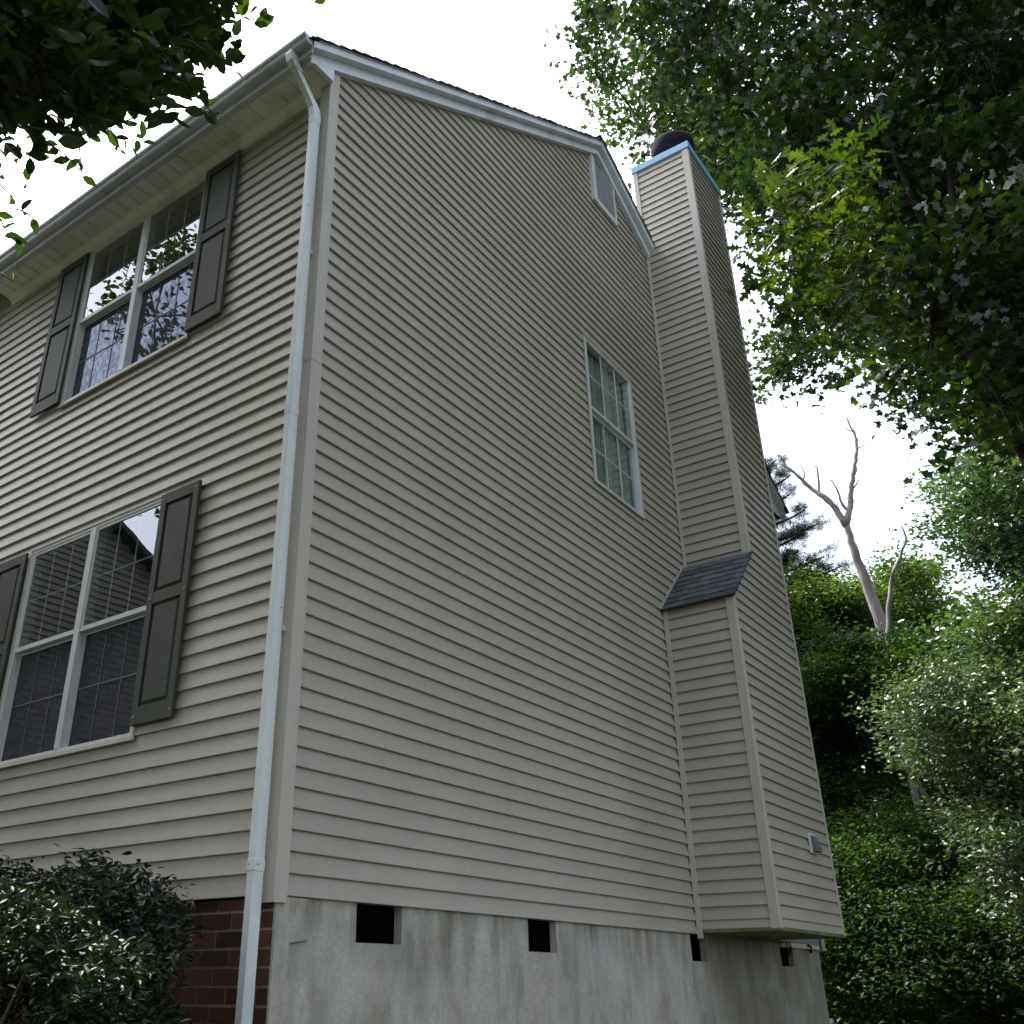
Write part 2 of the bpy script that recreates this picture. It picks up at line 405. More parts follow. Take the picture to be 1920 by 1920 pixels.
for k in range(53, 70):                  # cross gable siding above the eave line
    z0 = k*E_; siding_course(front, to_f, z0, cut(z0, z0+E_, lambda z: 4.08+max(0, (z-5.55)/.75), lambda z: 9.0-max(0, (z-5.55)/.75), []))

# corner board (two lengths with a lapped joint)
for (z0, z1, pr) in ((-.035, 3.02, .0135), (3.017, 5.53, .0155)):
    m = MB(); d = pr
    ring = [(.012-.012-d+.0, .078), (-d, -d), (.076, -d), (.076, .011), (.070, .011), (.070, -.004), (-.002+.0, -.004), (-.002, .078)]
    ring = [(-d, .078), (-d, -d), (.076, -d), (.076, -.002), (-.002, -.002), (-.002, .078)]
    top = 5.375 if z1 > 5 else z1
    m.prism([(x, y, z0) for x, y in ring], [(x, y, min(z1, 5.376) if x < 0 and y > .0 else z1) for x, y in ring])
    m.build('corner_board', m_trim_tan, house, bevel=.0015)
# inner fascia pieces of the eave on the front: frieze, soffit, fascia, gutter
EY0, EY1 = -.003, 4.02
b = MB(); b.box(-.016, .004, .074, EY1, 5.318, 5.379); b.build('frieze_board', m_soffit, house)
b = MB()
b.prism([(-.018, .074, 5.345), (-.070, .074, 5.379), (-.018, .074, 5.379)], [(-.018, EY1, 5.345), (-.070, EY1, 5.379), (-.018, EY1, 5.379)])
b.build('bed_moulding', m_soffit, house)
sof = MB(); sof.box(-.272, -.0165, EY0+.004, EY1, 5.3795, 5.395); sof = sof.build('soffit', m_soffit, house)
y = .085; i = 0
while y < EY1-.05:
    y1 = min(y+.1285, EY1)
    m = MB(); m.box(-.238, -.072, y+.0035, y1-.0035, 5.3745, 5.3805); m.build('soffit_panel', m_soffit, sof, bevel=.002)
    m = MB(); m.box(-.234, -.076, y-.0028, y+.0028, 5.3655, 5.380); m.build('soffit_rib', m_white, sof)  # ribs coloured white to stand in for light from the side
    y += .1305
m = MB(); m.box(-.2865, -.2725, -.0875, EY1, 5.372, 5.452); m.box(-.2722, -.2465, -.0432, EY1, 5.3805, 5.452); m.box(-.2722, -.245, EY0+.001, EY1, 5.372, 5.3795); m.build('fascia', m_gutter, house)
gp = [(-.2875, 5.555), (-.287, 5.487), (-.335, 5.487), (-.345, 5.498), (-.352, 5.520), (-.368, 5.535), (-.372, 5.556), (-.364, 5.558), (-.364, 5.540), (-.346, 5.524), (-.338, 5.502), (-.332, 5.493), (-.292, 5.493), (-.292, 5.555)]
gp = [(x, z-.058) for x, z in gp]
g = MB(); g.prism([(x, -.088, z) for x, z in gp], [(x, EY1+.03, z) for x, z in gp]); g = g.build('gutter', m_gutter, house)
m = MB(); cp = gp[:8]; m.prism([(x, -.091, z) for x, z in cp], [(x, -.0885, z) for x, z in cp]); m.build('gutter_end_cap', m_gutter, g)
for yy in (1.15, 2.6, 3.9):
    m = MB(); m.box(-.345, -.288, yy, yy+.010, 5.4265, 5.4288); m.build('gutter_seam', m_gutter, g)
# rake boards: lower wide board, small step soffit, upper board, drip edge, shingle edge
def strip(xa, xb, fz, y0, y1, lo, hi, name, mat, cutx=None, bev=.001):
    m = MB()
    q = [(xa, fz(xa)+lo), (xb, fz(xb)+lo), (xb, fz(xb)+hi), (xa, fz(xa)+hi)]
    m.prism([(x, y0, z) for x, z in q], [(x, y1, z) for x, z in q])
    return m.build(name, mat, house, bevel=bev)
SEAM = 1.95
RE = 9.22
for xa, xb, fz in ((-.2455, SEAM-.001, rake_l), (SEAM+.001, RX, rake_l), (RX, 5.50, rake_r), (5.50, RE, rake_r)):
    if xa > 5.4: pass
    strip(xa, xb, fz, -.045, .0035, .0, .125, 'rake_board', m_white)
    strip(xa if xa > -.2 else -.285, xb, fz, -.098, -.0455, .098, .122, 'rake_soffit', m_white)
    strip(xa if xa > -.2 else -.285, xb, fz, -.106, -.0985, .096, .158, 'rake_fascia', m_white)
    strip(xa, xb, fz, -.118, .02, .1585, .165, 'drip_edge', m_gutter)
m = MB(); m.prism([(-.240, -.0435, 5.372), (-.016, -.0435, 5.372), (-.016, -.0435, rake_l(-.016)-.003), (-.240, -.0435, rake_l(-.240)+.02)],
                  [(-.240, -.004, 5.372), (-.016, -.004, 5.372), (-.016, -.004, rake_l(-.016)-.003), (-.240, -.004, rake_l(-.240)+.02)])
m.build('rake_return', m_white, house)
# roof slabs
rf = MB()
def slab(x0, z0, x1, z1, y0, y1, th):
    rf.prism([(x0, y0, z0), (x1, y0, z1), (x1, y0, z1+th), (x0, y0, z0+th)], [(x0, y1, z0), (x1, y1, z1), (x1, y1, z1+th), (x0, y1, z0+th)])
slab(-.275, rake_l(-.275)+.167, RX, rake_l(RX)+.167, -.02, 9.2, .012)
slab(RX, rake_r(RX)+.167, RE+.1, rake_r(RE+.1)+.167, -.02, 9.2, .012)
roof = rf.build('roof', m_shingle, house)
roof['label'] = 'dark asphalt shingle roof seen edge on from below'
# edge shingles down both rakes
x = -.285; stepx = .118
while x < RX:
    xb = min(x+stepx, RX+.02); m = MB(); o_ = rnd.uniform(-.006, .006); t = .010+rnd.uniform(0, .006)
    z0, z1 = rake_l(x)+.180, rake_l(xb)+.180
    m.prism([(x, -.128+o_, z0-.014), (xb+.03, -.128+o_, z1+.02-.014), (xb+.03, -.128+o_, z1+.02-.008), (x, -.128+o_, z0+t)],
            [(x, .30, z0-.012), (xb+.03, .30, z1+.02-.012), (xb+.03, .30, z1+.02-.008), (x, .30, z0+t)])
    m.build('shingle', m_roofedge, roof); x += stepx
x = RX-.03
while x < RE+.06:
    xb = x+stepx; m = MB(); o_ = rnd.uniform(-.006, .006); t = .010+rnd.uniform(0, .006)
    z0, z1 = rake_r(x)+.180, rake_r(xb)+.180
    y1_ = .30 if x > 6.7 or x < 5.3 else -.002
    m.prism([(x-.03, -.128+o_, z0+.017-.014), (xb, -.128+o_, z1-.014), (xb, -.128+o_, z1+t), (x-.03, -.128+o_, z0+.017-.008)],
            [(x-.03, y1_, z0+.017-.012), (xb, y1_, z1-.012), (xb, y1_, z1+t), (x-.03, y1_, z0+.017-.008)])
    m.build('shingle', m_roofedge, roof); x += stepx
# shingle edge showing above the gutter at the front eave
y = -.12
while y < EY1:
    m = MB(); yy = y+.30+rnd.uniform(-.02, .02); t = rnd.uniform(0, .005)
    m.prism([(-.320, y, rake_l(-.320)+.173), (-.320, yy-.004, rake_l(-.320)+.173), (-.320, yy-.004, rake_l(-.320)+.184+t), (-.320, y, rake_l(-.320)+.184+t)],
            [(-.1, y, rake_l(-.1)+.181), (-.1, yy-.004, rake_l(-.1)+.181), (-.1, yy-.004, rake_l(-.1)+.188+t), (-.1, y, rake_l(-.1)+.188+t)])
    m.build('shingle', m_roofedge, roof); y = yy
# rear eave box seen past the chimney
m = MB(); m.box(8.25, RE-.02, -.04, 9.0, rake_r(RE)-.02, rake_r(RE)+.09)
m.prism([(8.25, -.043, rake_r(RE)-.02), (RE-.02, -.043, rake_r(RE)-.02), (RE-.02, -.043, rake_r(RE)+.05), (8.25, -.043, rake_r(8.25)+.02)], [(8.25, -.001, rake_r(RE)-.02), (RE-.02, -.001, rake_r(RE)-.02), (RE-.02, -.001, rake_r(RE)+.05), (8.25, -.001, rake_r(8.25)+.02)])
m.build('rear_eave', m_white, house)
m = MB(); m.box(RE-.019, RE+.10, -.09, 9.0, rake_r(RE)+.02, rake_r(RE)+.13); m.build('rear_gutter', m_gutter, house, bevel=.02)
# rear body of the house (closes the shell)
m = MB(); m.box(8.10, 8.17, .12, 9.0, GROUND, 5.5); m.box(.12, 8.10, 8.93, 9.0, GROUND, 7.6); m.box(.12, 8.10, .12, 8.93, 2.70, 2.78); m.box(.12, 8.10, .12, 8.93, -.10, -.03); m.box(.12, 8.10, .12, 8.93, 5.42, 5.48)
m.build('rear_shell', m_inner, house)
m = MB(); m.box(8.165, 8.195, -.010, .05, -.05, 5.45); m.box(8.12, 8.164, -.012, .004, -.05, 5.45); m.build('corner_board', m_trim_tan, house)
# cross gable at the left end of the front
cg = MB(); PKY, PKZ = 6.60, 7.45
for s_, (ya, yb) in (('a', (CG_Y-.10, PKY)), ('b', (9.15, PKY))):
    za = 5.55
    cg.prism([(-.30, ya, za), (-.30, yb, PKZ), (-.30, yb, PKZ+.03), (-.30, ya, za+.03)], [(4.2, ya, za), (4.2, yb, PKZ), (4.2, yb, PKZ+.03), (4.2, ya, za+.03)])
cgo = cg.build('cross_gable_roof', m_shingle, house)
m = MB(); m.prism([(-.285, CG_Y-.08, 5.43), (-.285, PKY, PKZ-.12), (-.285, PKY, PKZ-.002), (-.285, CG_Y-.08, 5.545)], [(-.262, CG_Y-.08, 5.43), (-.262, PKY, PKZ-.12), (-.262, PKY, PKZ-.002), (-.262, CG_Y-.08, 5.545)])
m.build('rake_board', m_white, house)
m = MB(); m.prism([(-.26, CG_Y-.05, 5.42), (-.26, PKY, PKZ-.12), (-.26, PKY, PKZ-.10), (-.26, CG_Y-.05, 5.44)], [(-.002, CG_Y-.05, 5.42), (-.002, PKY, PKZ-.12), (-.002, PKY, PKZ-.10), (-.002, CG_Y-.05, 5.44)])
m.build('cross_gable_soffit', m_soffit, house)
m = MB(); m.prism([(.115, 4.1, 5.45), (.115, 9.0, 5.45), (.115, PKY, PKZ-.05)], [(.16, 4.1, 5.45), (.16, 9.0, 5.45), (.16, PKY, PKZ-.05)]); m.build('cross_gable_wall', m_inner, house)

# projecting wing at the far end of the front (seen mirrored in the lower window)
m = MB(); m.box(-8.5, .0, 9.02, 9.10, GROUND, 3.9); m.box(-8.5, -8.42, 9.1, 14, GROUND, 3.9)
m.prism([(-8.5, 9.02, 3.9), (.0, 9.02, 3.9), (-4.2, 9.02, 6.3)], [(-8.5, 9.1, 3.9), (.0, 9.1, 3.9), (-4.2, 9.1, 6.3)]); wing = m.build('front_wing', m_siding, house); wing['label'] = 'projecting front wing with a gable end'
for k in range(80):
    z0 = GROUND+.3+k*E_; xr = -.01 if z0 < 3.9 else -.01-(z0-3.9)*1.75; xl = -8.49 if z0 < 3.9 else -8.49+(z0-3.9)*1.79
    if xr-xl < .2: break
    m = MB(); m.prism([(xl, 9.015, z0), (xl, 8.99, z0), (xl, 9.012, z0+E_), (xl, 9.015, z0+E_)], [(xr, 9.015, z0), (xr, 8.99, z0), (xr, 9.012, z0+E_), (xr, 9.015, z0+E_)])
    m.build('siding_board', m_siding, wing)
m = MB()
for xa, za, xb, zb_ in ((-8.9, 3.72, -4.2, 6.38), (-4.2, 6.38, .45, 3.72)):
    m.prism([(xa, 8.8, za), (xb, 8.8, zb_), (xb, 8.8, zb_+.1), (xa, 8.8, za+.1)], [(xa, 14, za), (xb, 14, zb_), (xb, 14, zb_+.1), (xa, 14, za+.1)])
m.build('wing_roof', m_shingle, house)

# ------------------------------------------------------------------ windows
def twin_window(W, meet, label):
    y0, y1, z0, z1 = W; ym = (y0+y1)/2
    fr = MB()
    t = .022
    fr.box(-.004, .085, y0, y0+t, z0, z1); fr.box(-.004, .085, y1-t, y1, z0, z1)
    fr.box(-.003, .085, y0+t, y1-t, z1-t, z1); fr.box(-.003, .085, y0+t, y1-t, z0, z0+t)
    fr.box(-.006, .085, ym-.028, ym+.028, z0+t, z1-t)
    win = fr.build('window', m_frame, front, bevel=.002); win['label'] = label
    j = MB()
    for a, b, c_, d in ((y0-.024, y0-.0005, z0-.024, z1+.024), (y1+.0005, y1+.024, z0-.024, z1+.024)): j.box(-.010, .004, a, b, c_, d)
    for c_, d in ((z0-.024, z0-.0005), (z1+.0005, z1+.024)): j.box(-.0095, .004, y0-.0004, y1+.0004, c_, d)
    j.build('window_casing', m_trim_tan, win, bevel=.0015)
    for (a, b) in ((y0+t, ym-.028), (ym+.028, y1-t)):
        s = MB(); e = .018
        s.box(.002, .042, a, a+e, meet, z1-t); s.box(.002, .042, b-e, b, meet, z1-t); s.box(.0025, .042, a+e, b-e, z1-t-.02, z1-t); s.box(.000, .042, a, b, meet-.002, meet+.030)
        up = s.build('upper_sash', m_frame, win, bevel=.001)
        s = MB(); s.box(.045, .070, a, a+.012, z0+t, meet); s.box(.045, .070, b-.012, b, z0+t, meet); s.box(.045, .070, a+.012, b-.012, z0+t, z0+t+.018); s.box(.0445, .070, a+.012, b-.012, meet-.015, meet-.003)
        lo = s.build('lower_sash', m_frame, win, bevel=.001)
        s = MB(); s.box(.010, .014, a+e, b-e, meet+.030, z1-t-.02); s.build('glass_pane', m_glass, win)
        s = MB(); s.box(.052, .056, a+.012, b-.012, z0+t+.018, meet-.015); s.build('screened_pane', m_screen, win)
        for (p0, p1, zz0, zz1, dx, mt) in ((a+e, b-e, meet+.030, z1-t-.02, .0238, m_muntin), (a+.012, b-.012, z0+t+.018, meet-.015, .0512, m_grey)):
            for i in (1, 2):
                yy = p0+(p1-p0)*i/3; s = MB(); s.box(dx-.003, dx, yy-(.006 if mt is m_muntin else .0028), yy+(.006 if mt is m_muntin else .0028), zz0, zz1); s.build('muntin', mt, win)
            zz = (zz0+zz1)/2; s = MB(); s.box(dx-.0035, dx-.0003, p0, p1, zz-.0045, zz+.0045); s.build('muntin', mt, win)
    s = MB(); s.box(-.022, .003, y0-.026, y1+.026, z0-.030, z0-.0245+.004); s.build('sill', m_trim_tan, win, bevel=.002)
    return win
twin_window(UW, 4.548, 'upper twin window reflecting white sky and leaves')
twin_window(LW, 1.702, 'lower twin window with dark reflections')
# side window
x0, x1, z0, z1 = SW
fr = MB(); t = .045
fr.box(x0, x0+.030, -.006, .07, z0, z1); fr.box(x0+.030, x0+.058, .004, .07, z0+.02, z1-.02)
fr.box(x1-.022, x1, -.006, .07, z0, z1); fr.box(x1-.040, x1-.022, .004, .07, z0+.02, z1-.02)
fr.box(x0+.030, x1-.022, -.005, .07, z1-.020, z1); fr.box(x0+.030, x1-.022, -.005, .07, z0, z0+.020)
sw = fr.build('window', m_frame, gable, bevel=.002); sw['label'] = 'single double hung window with grilles, greenish glass'
j = MB(); j.box(x0-.018, x0-.0005, -.009, .003, z0-.02, z1+.02); j.box(x1+.0005, x1+.018, -.009, .003, z0-.02, z1+.02); j.box(x0-.0004, x1+.0004, -.0085, .003, z1+.0005, z1+.02); j.box(x0-.0004, x1+.0004, -.0125, .003, z0-.022, z0-.0005)
j.build('window_casing', m_trim_tan, sw)
mt_ = 4.548
s = MB(); s.box(x0+.058, x1-.040, -.0005, .035, mt_-.004, mt_+.026); s.build('upper_sash', m_frame, sw, bevel=.001)
s = MB(); s.box(x0+.058, x1-.040, .038, .062, mt_-.03, mt_-.005); s.box(x0+.058, x1-.040, .038, .062, z0+.02, z0+.045); s.build('lower_sash', m_frame, sw, bevel=.001)
for (a, b, yy) in ((mt_+.026, z1-.02, .016), (z0+.045, mt_-.03, .046)):
    s = MB(); s.box(x0+.058, x1-.040, yy, yy+.004, a, b); s.build('glass_pane', m_glass_side, sw)
    for i in (1, 2):
        xx = x0+.058+(x1-x0-.098)*i/3; s = MB(); s.box(xx-.007, xx+.007, yy-.004, yy-.0005, a, b); s.build('muntin', m_frame, sw)
    zz = (a+b)/2; s = MB(); s.box(x0+.058, x1-.040, yy-.0035, yy-.0003, zz-.0055, zz+.0055); s.build('muntin', m_muntin, sw)
s = MB()
for i in range(8):
    xa = x0+.05+i*.11; s.prism([(xa, .09, z0), (xa+.055, .075, z0), (xa+.11, .09, z0)], [(xa, .09, z1), (xa+.055, .075, z1), (xa+.11, .09, z1)])
s.build('curtain', m_blind, sw)

# ------------------------------------------------------------------ shutters
def shutter(y0, y1, z0, z1, zm):
    xb, xf = -.012, -.034
    m = MB(); st = .052
    m.box(xf, xb, y0, y0+st, z0, z1); m.box(xf, xb, y1-st, y1, z0, z1)
    m.box(xf+.0005, xb, y0+st, y1-st, z1-.075, z1); m.box(xf+.0005, xb, y0+st, y1-st, zm-.038, zm+.038); m.box(xf+.0005, xb, y0+st, y1-st, z0, z0+.105)
    m.box(xb-.006, xb-.001, y0+st-.001, y1-st+.001, z0+.10, z1-.07)
    s = m.build('shutter', m_shutter, front, bevel=.004)
    for a, b in ((z0+.105, zm-.038), (zm+.038, z1-.075)):
        q = MB(); g = .012; h = .030
        ya, yb = y0+st+g, y1-st-g
        q.add([(xb-.006, ya, a+g), (xb-.006, yb, a+g), (xb-.006, yb, b-g), (xb-.006, ya, b-g), (xf+.003, ya+.016, a+h), (xf+.003, yb-.016, a+h), (xf+.003, yb-.016, b-h), (xf+.003, ya+.016, b-h)],
              [(0, 1, 5, 4), (1, 2, 6, 5), (2, 3, 7, 6), (3, 0, 4, 7), (4, 5, 6, 7), (3, 2, 1, 0)])
        q.build('raised_panel', m_shutter, s)
    for yy in (y0+.026, y1-.026):
        for zz in (z0+.05, zm, z1-.04):
            q = MB(); q.tube([(xf-.002, yy, zz), (xf+.002, yy, zz)], [.0045, .0055], 6); q.build('screw', m_screw, s)
    return s
shutter(.885, 1.255, .965, 2.468, 1.745); shutter(2.795, 3.185, .965, 2.468, 1.745)
shutter(.895, 1.270, 3.775, 5.30, 4.60); shutter(2.800, 3.190, 3.775, 5.30, 4.60)

# sun flecks on the front siding, painted as small white patches
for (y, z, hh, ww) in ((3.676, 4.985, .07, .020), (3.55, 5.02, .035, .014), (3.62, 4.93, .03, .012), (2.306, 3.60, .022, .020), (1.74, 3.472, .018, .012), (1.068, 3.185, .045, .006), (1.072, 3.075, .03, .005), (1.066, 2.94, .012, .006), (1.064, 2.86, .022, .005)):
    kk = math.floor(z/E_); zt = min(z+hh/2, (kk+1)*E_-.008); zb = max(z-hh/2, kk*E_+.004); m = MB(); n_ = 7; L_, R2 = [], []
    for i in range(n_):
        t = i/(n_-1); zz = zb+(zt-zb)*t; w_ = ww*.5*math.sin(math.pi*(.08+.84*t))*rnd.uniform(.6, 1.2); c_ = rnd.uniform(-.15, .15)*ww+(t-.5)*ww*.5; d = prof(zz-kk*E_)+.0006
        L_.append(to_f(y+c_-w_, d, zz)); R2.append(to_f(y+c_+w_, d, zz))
    m.add(L_+R2, [(i, i+1, n_+i+1, n_+i) for i in range(n_-1)]); m.build('painted_sun_fleck', m_white, front, recalc=False)

# ------------------------------------------------------------------ gable vent
vx0, vx1, vz0, vz1 = VT
m = MB(); m.box(vx0, vx0+.075, -.034, .012, vz0, vz1+.03); m.box(vx1-.028, vx1, -.030, .012, vz0+.0, vz1); m.box(vx0+.075, vx1-.028, -.028, .012, vz0+.0, vz0+.07)
vent = m.build('gable_vent', m_frame, gable, bevel=.003); vent['label'] = 'white louvred attic vent under the roof peak'
for i in range(15):
    z = vz0+.085+i*.044
    if z > vz1-.03: break
    m = MB(); m.prism([(vx0+.076, -.022, z), (vx0+.076, -.022, z+.016), (vx0+.076, -.004, z+.022), (vx0+.076, -.004, z+.016)], [(vx1-.029, -.022, z), (vx1-.029, -.022, z+.016), (vx1-.029, -.004, z+.022), (vx1-.029, -.004, z+.016)])
    m.build('louvre', m_frame, vent)
m = MB(); m.box(vx0+.03, vx1-.03, .0, .004, vz0+.06, vz1); m.build('vent_mesh', m_dark, vent)

# ------------------------------------------------------------------ downspout
DX, DY = -.065, .068
ds = MB()
path = [(-.318, DY, 5.435), (-.318, DY, 5.395), (-.300, DY, 5.355), (-.270, DY, 5.315), (-.105, DY, 5.15), (-.075, DY, 5.10), (DX, DY, 5.04), (DX, DY, 3.2), (DX, DY, 1.2), (DX, DY, GROUND+.15)]
ds.rect_tube(path, .034, .0225)
spout = ds.build('downspout', m_spout, house, bevel=.004)
m = MB(); m.rect_tube([(-.319, DY, 5.43), (-.319, DY, 5.405), (-.306, DY, 5.352), (-.268, DY, 5.311)], .040, .030); m.build('spout_elbow', m_spout, spout, bevel=.005)
m = MB(); m.rect_tube([(-.115, DY, 5.16), (-.078, DY, 5.112), (DX, DY, 5.05), (DX, DY, 4.98)], .0365, .0252); m.build('spout_elbow', m_spout, spout, bevel=.004)
for z in (2.62, .10):
    m = MB(); m.rect_tube([(DX, DY, z), (DX, DY, z+.055)], .0362, .0250); m.build('spout_joint', m_spout, spout, bevel=.003)
for z in (3.85, 1.30):
    m = MB(); m.box(-.028, -.004, DY-.024, DY+.024, z, z+.03); m.build('spout_strap', m_spout, spout)
for (xx, yy, z) in ((-.080, DY-.0235, 4.22), (-.05, DY-.0235, 1.42), (-.1, DY+.01, 2.64), (-.075, DY-.026, .13), (-.1, DY+.012, .13)):
    m = MB(); m.tube([(xx, yy, z), (xx-.002, yy-.003, z)], [.004, .003], 6); m.build('screw', m_black, spout)

# ------------------------------------------------------------------ foundation
HOLES = [(.612, .980, -.188, .0), (2.256, 2.605, -.192, .0), (4.750, 5.045, -.205, .0), (6.855, 7.215, -.215, -.045)]
fd = MB(); to_p = lambda a, d, z: (a, .022-d, z)
panel_with_holes(fd, to_p, .0345, 8.05, GROUND-.3, .0005, HOLES, 0, -.20)
fd.box(.222, 8.05, .24, .26, GROUND-.3, -.003); 
found = fd.build('foundation', m_parge, house, bevel=0)
found['label'] = 'grey parged cement foundation with stained streaks and four square openings'
m = MB(); ring = [(.0225, -.006), (.25, -.006), (.25, -.19), (.125, -.205), (.115, -.55), (.10, GROUND-.2), (.0225, GROUND-.2)]
m.prism([(x, .0035, z) for x, z in ring], [(x, .0215, z) for x, z in ring]); m.build('parge_edge', m_parge, found, bevel=.004)
for h in HOLES:  # black sheets stand in for the darkness inside each opening
    m = MB(); m.box(h[0]-.01, h[1]+.01, .19, .205, h[2]-.01, h[3]+.01); m.build('opening_dark_back', m_dark, found)
    m = MB(); m.box(h[0]+.001, h[1]-.001, .072, .076, h[2]+.001, h[3]-.001); m.build('opening_dark_sheet', m_dark, found)
m = MB(); m.box(7.06, 8.02, -.004, .020, -.045, -.004); m.build('ledger_board', m_trim_tan, house)
# brick veneer on the front
bf = MB(); bf.box(.0275, .22, .024, 9.0, GROUND-.3, -.012)
brickw = bf.build('brick_foundation', m_mortar, house)
brickw['label'] = 'red brick foundation below the front siding'
bm_full = MB().box(-.0145, .03, .0065, .197, .007, .0745); bm_full = bm_full.mesh('brick', m_brick)
for rrow in range(15):
    ztop = -.065+.0808*1-.0808*rrow
    zb = ztop-.0808
    off = .304 if rrow % 2 == 1 else .407
    ys = [off-.2035*k for k in (2, 1)]+[off+.2035*k for k in range(0, 13)]
    for yy in ys:
        if yy+.2035 < .03: continue
        if yy < .022 or ztop > 0:
            y0_, y1_ = max(yy+.0065, .0232), yy+.197
            if y1_-y0_ < .02: continue
            q = MB(); q.box(.0215+rnd.uniform(-.0015, .0015), .034, y0_, y1_, zb+.007, min(ztop-.0063, -.0135)); q.build('brick', m_brick, brickw)
        else:
            link('brick', bm_full, brickw, Matrix.Translation((.036+rnd.uniform(-.0018, .0018), yy, zb)))

# ------------------------------------------------------------------ chimney
CX0, CX1, CR, CY = 4.860, 5.524, 6.555, -.700
ZS0, ZS1, CT = 2.855, 3.495, 9.02
def prof_l(z): return CX0 if z < ZS0 else (CX0+(z-ZS0)/(ZS1-ZS0)*(CX1-CX0) if z < ZS1 else CX1)
cb = MB()
body = [(CX0, .03), (CR, .03), (CR, CT), (CX1, CT), (CX1, ZS1), (CX0, ZS0)]
i_ = .0215
body_i = [(CX0+i_, .034), (CR-i_, .034), (CR-i_, CT-.01), (CX1+i_, CT-.01), (CX1+i_, ZS1), (CX0+i_, ZS0)]
cb.prism([(x, CY+i_, z) for x, z in body_i[:2]+[(CR-i_, 8.2), (CX0+i_+.0, 8.2)][:0]+body_i[2:]], [(x, .0035, z) for x, z in body_i])
cb.box(CX1+i_, CR-i_, .004, .045, 6.9, CT-.01)
chim = cb.build('chimney', m_inner, house)
chim['label'] = 'tall sided chimney chase with a shingled shoulder and blue cap'
to_l = lambda a, d, z: (CX0+.021-d, -a, z)
to_u = lambda a, d, z: (CX1+.021-d, -a, z)
to_c = lambda a, d, z: (a, CY+.021-d, z)
JW, TW = .045, .078
for k in range(0, 28):
    z0 = k*E_; z1 = min(z0+E_, ZS0-.01)
    if k == 0: z0_, pcs = z0, [(JW, -CY-TW, JW, -CY-TW, .036, z1)]
    else: pcs = [(JW, -CY-TW, JW, -CY-TW, z0, z1)]
    siding_course(chim, to_l, z0 if k else .036-.0001, [(a, b, c_, d, max(zb, z0 if k else .036), zt) for a, b, c_, d, zb, zt in pcs])
for k in range(34, 89):
    z0 = k*E_; zb = max(z0, ZS1+.01); z1 = min(z0+E_, CT)
    if z1-zb < .01: continue
    back = .045 if z1 < 7.75 else -.035+.042
    siding_course(chim, to_u, z0, [(JW-.012 if z0 < 7.7 else .012, -CY-TW, JW-.012 if z0 < 7.7 else .012, -CY-TW, zb, z1)])
for k in range(0, 89):
    z0 = k*E_; zb = max(z0, .036); z1 = min(z0+E_, CT)
    siding_course(chim, to_c, z0 if k else .0359, [(prof_l(zb)+.045, CR-.035, prof_l(z1)+.045, CR-.035, zb, z1)])
# chimney trims
for (X, za, zb_) in ((CX0, .025, ZS0-.005), (CX1, ZS1+.005, 6.19), (CX1, 6.191, CT-.002)):
    d = .0045 if za < 6.19 else .0060
    m = MB(); ring = [(X-d, CY-d), (X+.050, CY-d), (X+.050, CY+.010), (X+.004, CY+.010), (X+.010, CY+TW), (X-d, CY+TW)]
    ring = [(X-d, CY+.006-d), (X-d+.006, CY-d), (X+.050, CY-d), (X+.050, CY+.0115), (X+.0115, CY+.0115), (X+.0115, CY+TW), (X-d, CY+TW)]
    m.prism([(x, y, za) for x, y in ring], [(x, y, zb_) for x, y in ring]); m.build('corner_trim', m_trim_tan, chim, bevel=.002)
m = MB(); m.box(CX0-.004, CX0+.0118, -JW, .003, -.035, ZS0-.004); m.build('channel_trim', m_trim_tan, chim, bevel=.0015)
m = MB(); m.box(CX1-.004, CX1+.0118, -JW+.012, .003, ZS1+.004, 7.72); m.build('channel_trim', m_trim_tan, chim, bevel=.0015)
m = MB(); m.box(CX1-.0055, CX1+.0118, -.011, .046, 7.70, CT-.002); m.build('corner_trim', m_trim_tan, chim, bevel=.0015)
m = MB(); m.box(CR-.034, CR-.012, CY-.0055, CY+.0118, .02, CT-.002); m.box(CR-.0115, CR+.004, CY-.004, .0, .02, CT-.002); m.build('corner_trim', m_trim_tan, chim, bevel=.0015)
m = MB(); m.box(CX0+.001, CR-.001, CY+.004, -.0045, .005, .033); m.box(CX0-.003, CR+.002, CY-.003, CY+.0035, .008, .0355); m.box(CX0-.003, CX0+.0005, CY+.0036, -.05, .008, .0355); m.build('chase_bottom', m_ply, chim, bevel=.002)
m = MB(); m.box(6.05, 6.95, -.10, .019, -.010, .0045); m.build('joist_block', m_ply, chim)
